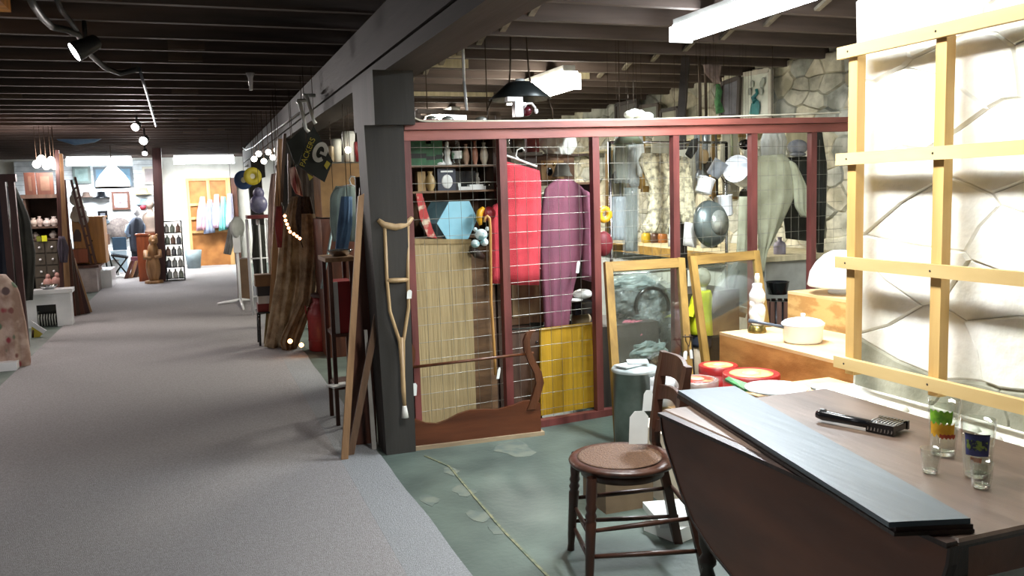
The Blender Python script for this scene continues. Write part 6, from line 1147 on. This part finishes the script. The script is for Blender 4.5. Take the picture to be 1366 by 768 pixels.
for x0, x1, lb, col in ((34, 46, 'left', '8a5c40'), (50, 70, 'right', '9a6c44')):
    t = thing('leaning_picture', lb + ' brown picture standing on top of the tall shelf under the bright bulbs', 'picture', tuple(PY((x0 + x1) / 2, 258, Yt))); p, q = PY(x0, 262, Yt), PY(x1, 230, Yt); p.z = a.z + .05
    MB().b2((p.x, Yt, p.z), (q.x, Yt + .03, q.z)).build('frame', redw, t); MB().b2((p.x + .05, Yt - .004, p.z + .05), (q.x - .05, Yt, q.z - .05)).build('print', mat('pic_' + col, '6d5444', .5, c2='4d3628', scale=5), t)
for i, (x, y) in enumerate(((49, 219), (55, 212), (62, 221), (68, 214), (73, 221))):
    one('bare_bulb', ('leftmost', 'second from left', 'middle', 'second from right', 'rightmost')[i] + ' of the bright bulbs above the tall shelf', 'light', MB().sph(PY(x, y, 13.0), .05, 10, 7), mat('hot_bulb', 'ffe9e2', .4, emit=45.0)); hang(last(), PY(x, y, 13.0))
one('pink_figures', 'pink porcelain figure on the lower board of the tall shelf', 'figurine', MB().sph(PY(64, 378, Yt - .1), (.06, .05, .08)).sph(PY(64, 369, Yt - .1), (.03, .03, .04)), mat('porc_pink', 'c89a90', .4)); one('pink_figures', 'second pink porcelain figure right of the first on the tall shelf', 'figurine', MB().sph(PY(75, 376, Yt - .1), (.06, .05, .08)).sph(PY(76, 367, Yt - .1), (.03, .03, .04)), mat('porc_pink', 'c89a90', .4))
_l = bpy.data.lights.new('bulb_light', 'POINT'); _l.energy = 38; _l.shadow_soft_size = .15; _l.color = (1, .86, .8); _o = bpy.data.objects.new('bulb_light', _l); C.objects.link(_o); _o.location = PY(62, 222, 12.8)
# white toy fireplace on the green floor
c = PZ(64, 436, 0); FP = local(thing('toy_fireplace', 'white toy fireplace with dark opening and grate on the green floor at the left', 'toy fireplace', (c.x, c.y, 0)))
MB().b2((-.28, 0, 0), (-.11, .2, .42)).b2((.11, 0, 0), (.28, .2, .42)).b2((-.11, 0, .28), (.11, .2, .42)).b2((-.11, .16, 0), (.11, .2, .28)).build('surround', ename, FP); MB().b2((-.31, -.04, .42), (.31, .22, .47)).build('mantel', ename, FP); MB().b2((-.11, .02, .2), (.11, .155, .279)).build('hood', black, FP); MB().b2((-.109, .14, 0), (.109, .155, .2)).build('firebox_back', black, FP)
for i in range(7): MB().tube([(-.09 + .03 * i, -.02, .02), (-.09 + .03 * i, -.035, .12), (-.09 + .03 * i, .01, .16)], .008, 6).build('grate_bar', mat('grate', 'a0a49e', .4), FP)
one('shiny_bowl', 'shiny metal bowl on the white toy fireplace', 'bowl', MB().lathe([(0, 0), (.06, 0), (.11, .05), (.105, .05), (.05, .01), (0, .01)], (c.x + .03, c.y + .1, .472), 18), chrome)
q = pyo(11.2); one('yellow_board', 'yellow board propped on the floor in front of the white toy fireplace', 'board', MB().prism([q(42, 432), q(58, 444), q(46, 456), V((q(42, 456).x, 11.2, q(42, 456).z))], (0, .02, 0)), mat('yel_bd', 'c8b83a', .6)); one('white_strip', 'white strip lying over the yellow board on the floor', 'strip', MB().bar(q(40, 430), q(60, 443), .05, .02, up=(0, 1, 0)), ename); one('easel_leg', 'thin dark leg under the yellow board', 'leg prop', MB().tube([q(44, 440), V((q(45, 466).x, 11.2, .0))], .012, 6), iron)
# bundle of canes and mouldings leaning at the cabinet side
rnd = random.Random(21)
names_ = ('first', 'second', 'third', 'fourth', 'fifth', 'sixth', 'seventh', 'eighth', 'ninth')
for i, (xa_, ya_, xb_, yb_) in enumerate(((76, 200, 84, 420), (80, 205, 92, 420), (84, 240, 98, 418), (88, 300, 104, 416), (92, 320, 110, 414), (80, 300, 116, 410), (96, 345, 119, 412), (84, 320, 90, 422), (90, 355, 112, 415))):
    A_, B_ = PY(xa_, ya_, 12.9 + .07 * i), PY(xb_, yb_, 12.9 + .07 * i); B_.z = .01
    one('leaning_cane', names_[i] + ' from the left of the brown canes and mouldings leaning beside the tall shelf', 'cane', MB().bar(A_, B_, rnd.uniform(.04, .08), .03, up=(0, 1, 0)), (rbr, tanw, redw, dkw, redw)[i % 5])
one('violet_goods', 'dark violet hanging goods in front of the leaning canes', 'goods', cloth(pyo(12.8), [(78, 315, 86, 315), (76, 330, 92, 330), (80, 350, 90, 350)], .03, 3, .05, seed=111, nv=6), fab('violet_dk', '4a4250'))

# ============================================================ ceiling cables, spots
blk2 = mat('cable_black', '2a2a2c', .5); CB = [PZ(x, y, 2.50) for x, y in ((36, -12), (44, 6), (55, 22), (70, 36), (90, 40), (104, 46), (122, 74), (140, 90), (160, 98), (185, 92))]
one('ceiling_conduit', 'thick dark cable looping under the joists at the upper left', 'cable', MB().tube(CB, .02, 8), mat('conduit', '4c4c4a', .5)); one('ceiling_conduit', 'second thinner dark cable beside the thick one at the upper left', 'cable', MB().tube([PZ(x, y, 2.52) for x, y in ((72, -10), (82, 14), (94, 28), (104, 44))], .014, 8), blk2)
one('ceiling_conduit', 'thin dark cable hanging from the joists right of the nearest spot light', 'cable', MB().tube([PZ(x, y, 2.5) for x, y in ((186, 92), (192, 112), (199, 135), (208, 168))], .012, 8), mat('cable_blue', '3a4250', .5))
hot = mat('spot_glow', 'fff4f0', .4, emit=30.0)
def spot(px, py, z, r, label, aim, pw_):
    p = PZ(px, py, z); t = thing('track_spot', label, 'spot light', tuple(p)); d = V(aim).normalized(); u = d.orthogonal().normalized(); w_ = d.cross(u); M_ = Matrix((u, w_, d)).transposed()
    MB().lathe([(r * .5, -r * 2.6), (r * .7, -r * 2.4), (r * .95, -.01), (r, 0), (r * .9, -.004)], p, 18, M=M_).build('housing', blk2, t); MB().lathe([(0, -.006), (r * .88, -.006)], p, 18, M=M_).build('lens', hot, t)
    MB().tube([p - d * r * 1.3, V((p.x - d.x * r * 1.3, p.y - d.y * r * 1.3, ZC))], .014, 6).build('stem', blk2, t)
    l = bpy.data.lights.new('spot_lamp', 'SPOT'); l.energy = pw_; l.spot_size = 1.9; l.spot_blend = .6; l.shadow_soft_size = .05; l.color = (1, .93, .9); o = bpy.data.objects.new('spot_lamp', l); C.objects.link(o); o.location = p + d * .02; o.rotation_euler = (-d).to_track_quat('Z', 'Y').to_euler()
spot(98, 70, 2.36, .06, 'nearest black track spot light at the upper left, lit, facing left', (-.75, -.25, -.45), 60)
spot(180, 170, 2.4, .05, 'left of the two lit black track spots in the middle of the far ceiling', (-.3, -.8, -.35), 170)
spot(191, 188, 2.36, .06, 'right of the two lit black track spots in the middle of the far ceiling', (-.2, -.85, -.3), 170)
spot(193, 205, 2.38, .05, 'farthest and lowest of the lit black track spots', (-.1, -.7, -.5), 120)
one('fabric_swag', 'blue fabric strip swagged under the joists over the left displays', 'sash', MB().tube([PY(x, y, 15.5) for x, y in ((52, 162), (62, 172), (80, 182), (100, 187), (125, 185), (148, 176), (158, 170))], [.03, .04, .07, .08, .06, .03, .02], 8), mat('sash_blue', '6688a8', .7, c2='4a6a8c'))
HK = PZ(334, 104, 2.5); one('ceiling_hook', 'small white sprinkler-like hook under the joists left of the beam', 'hook', MB().tube([HK + V((0, 0, .04)), HK, HK - V((0, 0, .10))], [.035, .02, .012], 8), ename)

for nm, q in (('white_shirt', PF(1030, 176, .42)), ('dark_rack_clothes', PY(418, 216, 10.2)), ('spot_bulb', PY(464, 199, 8.25)), ('black_flag', PY(404, 172, 7.603)), ('yellow_pennant', PY(411, 232, 7.502)), ('team_flag', PY(419, 170, 7.403)), ('record_disc', PY(325, 230, 12.4)), ('record_disc.001', PY(337, 226, 12.2)), ('plastic_bag', PY(345, 252, 11.4)), ('green_vine', PF(957, 110, 1.0)), ('white_shirt_hanging', PY(468, 235, 6.75)), ('blue_jeans', PY(463, 264, 6.6)), ('striped_cloth', PY(390, 224, 8.6)), ('string_lights', PY(376, 270, 8.45)), ('violet_goods', PY(82, 316, 12.8)), ('red_scarf', PY(372, 276, 8.7)), ('pink_dress', PY(366, 232, 9.8)), ('fur_stole', PY(406, 262, 8.9)), ('burlap_drape', PY(394, 262, 9.0)), ('burlap_drape.001', PY(410, 285, 8.8)), ('blue_rod', PY(446, 290, 8.1)), ('grey_coat', PY(311, 296, 14.5))):
    hang(bpy.data.objects[nm], q, .003)
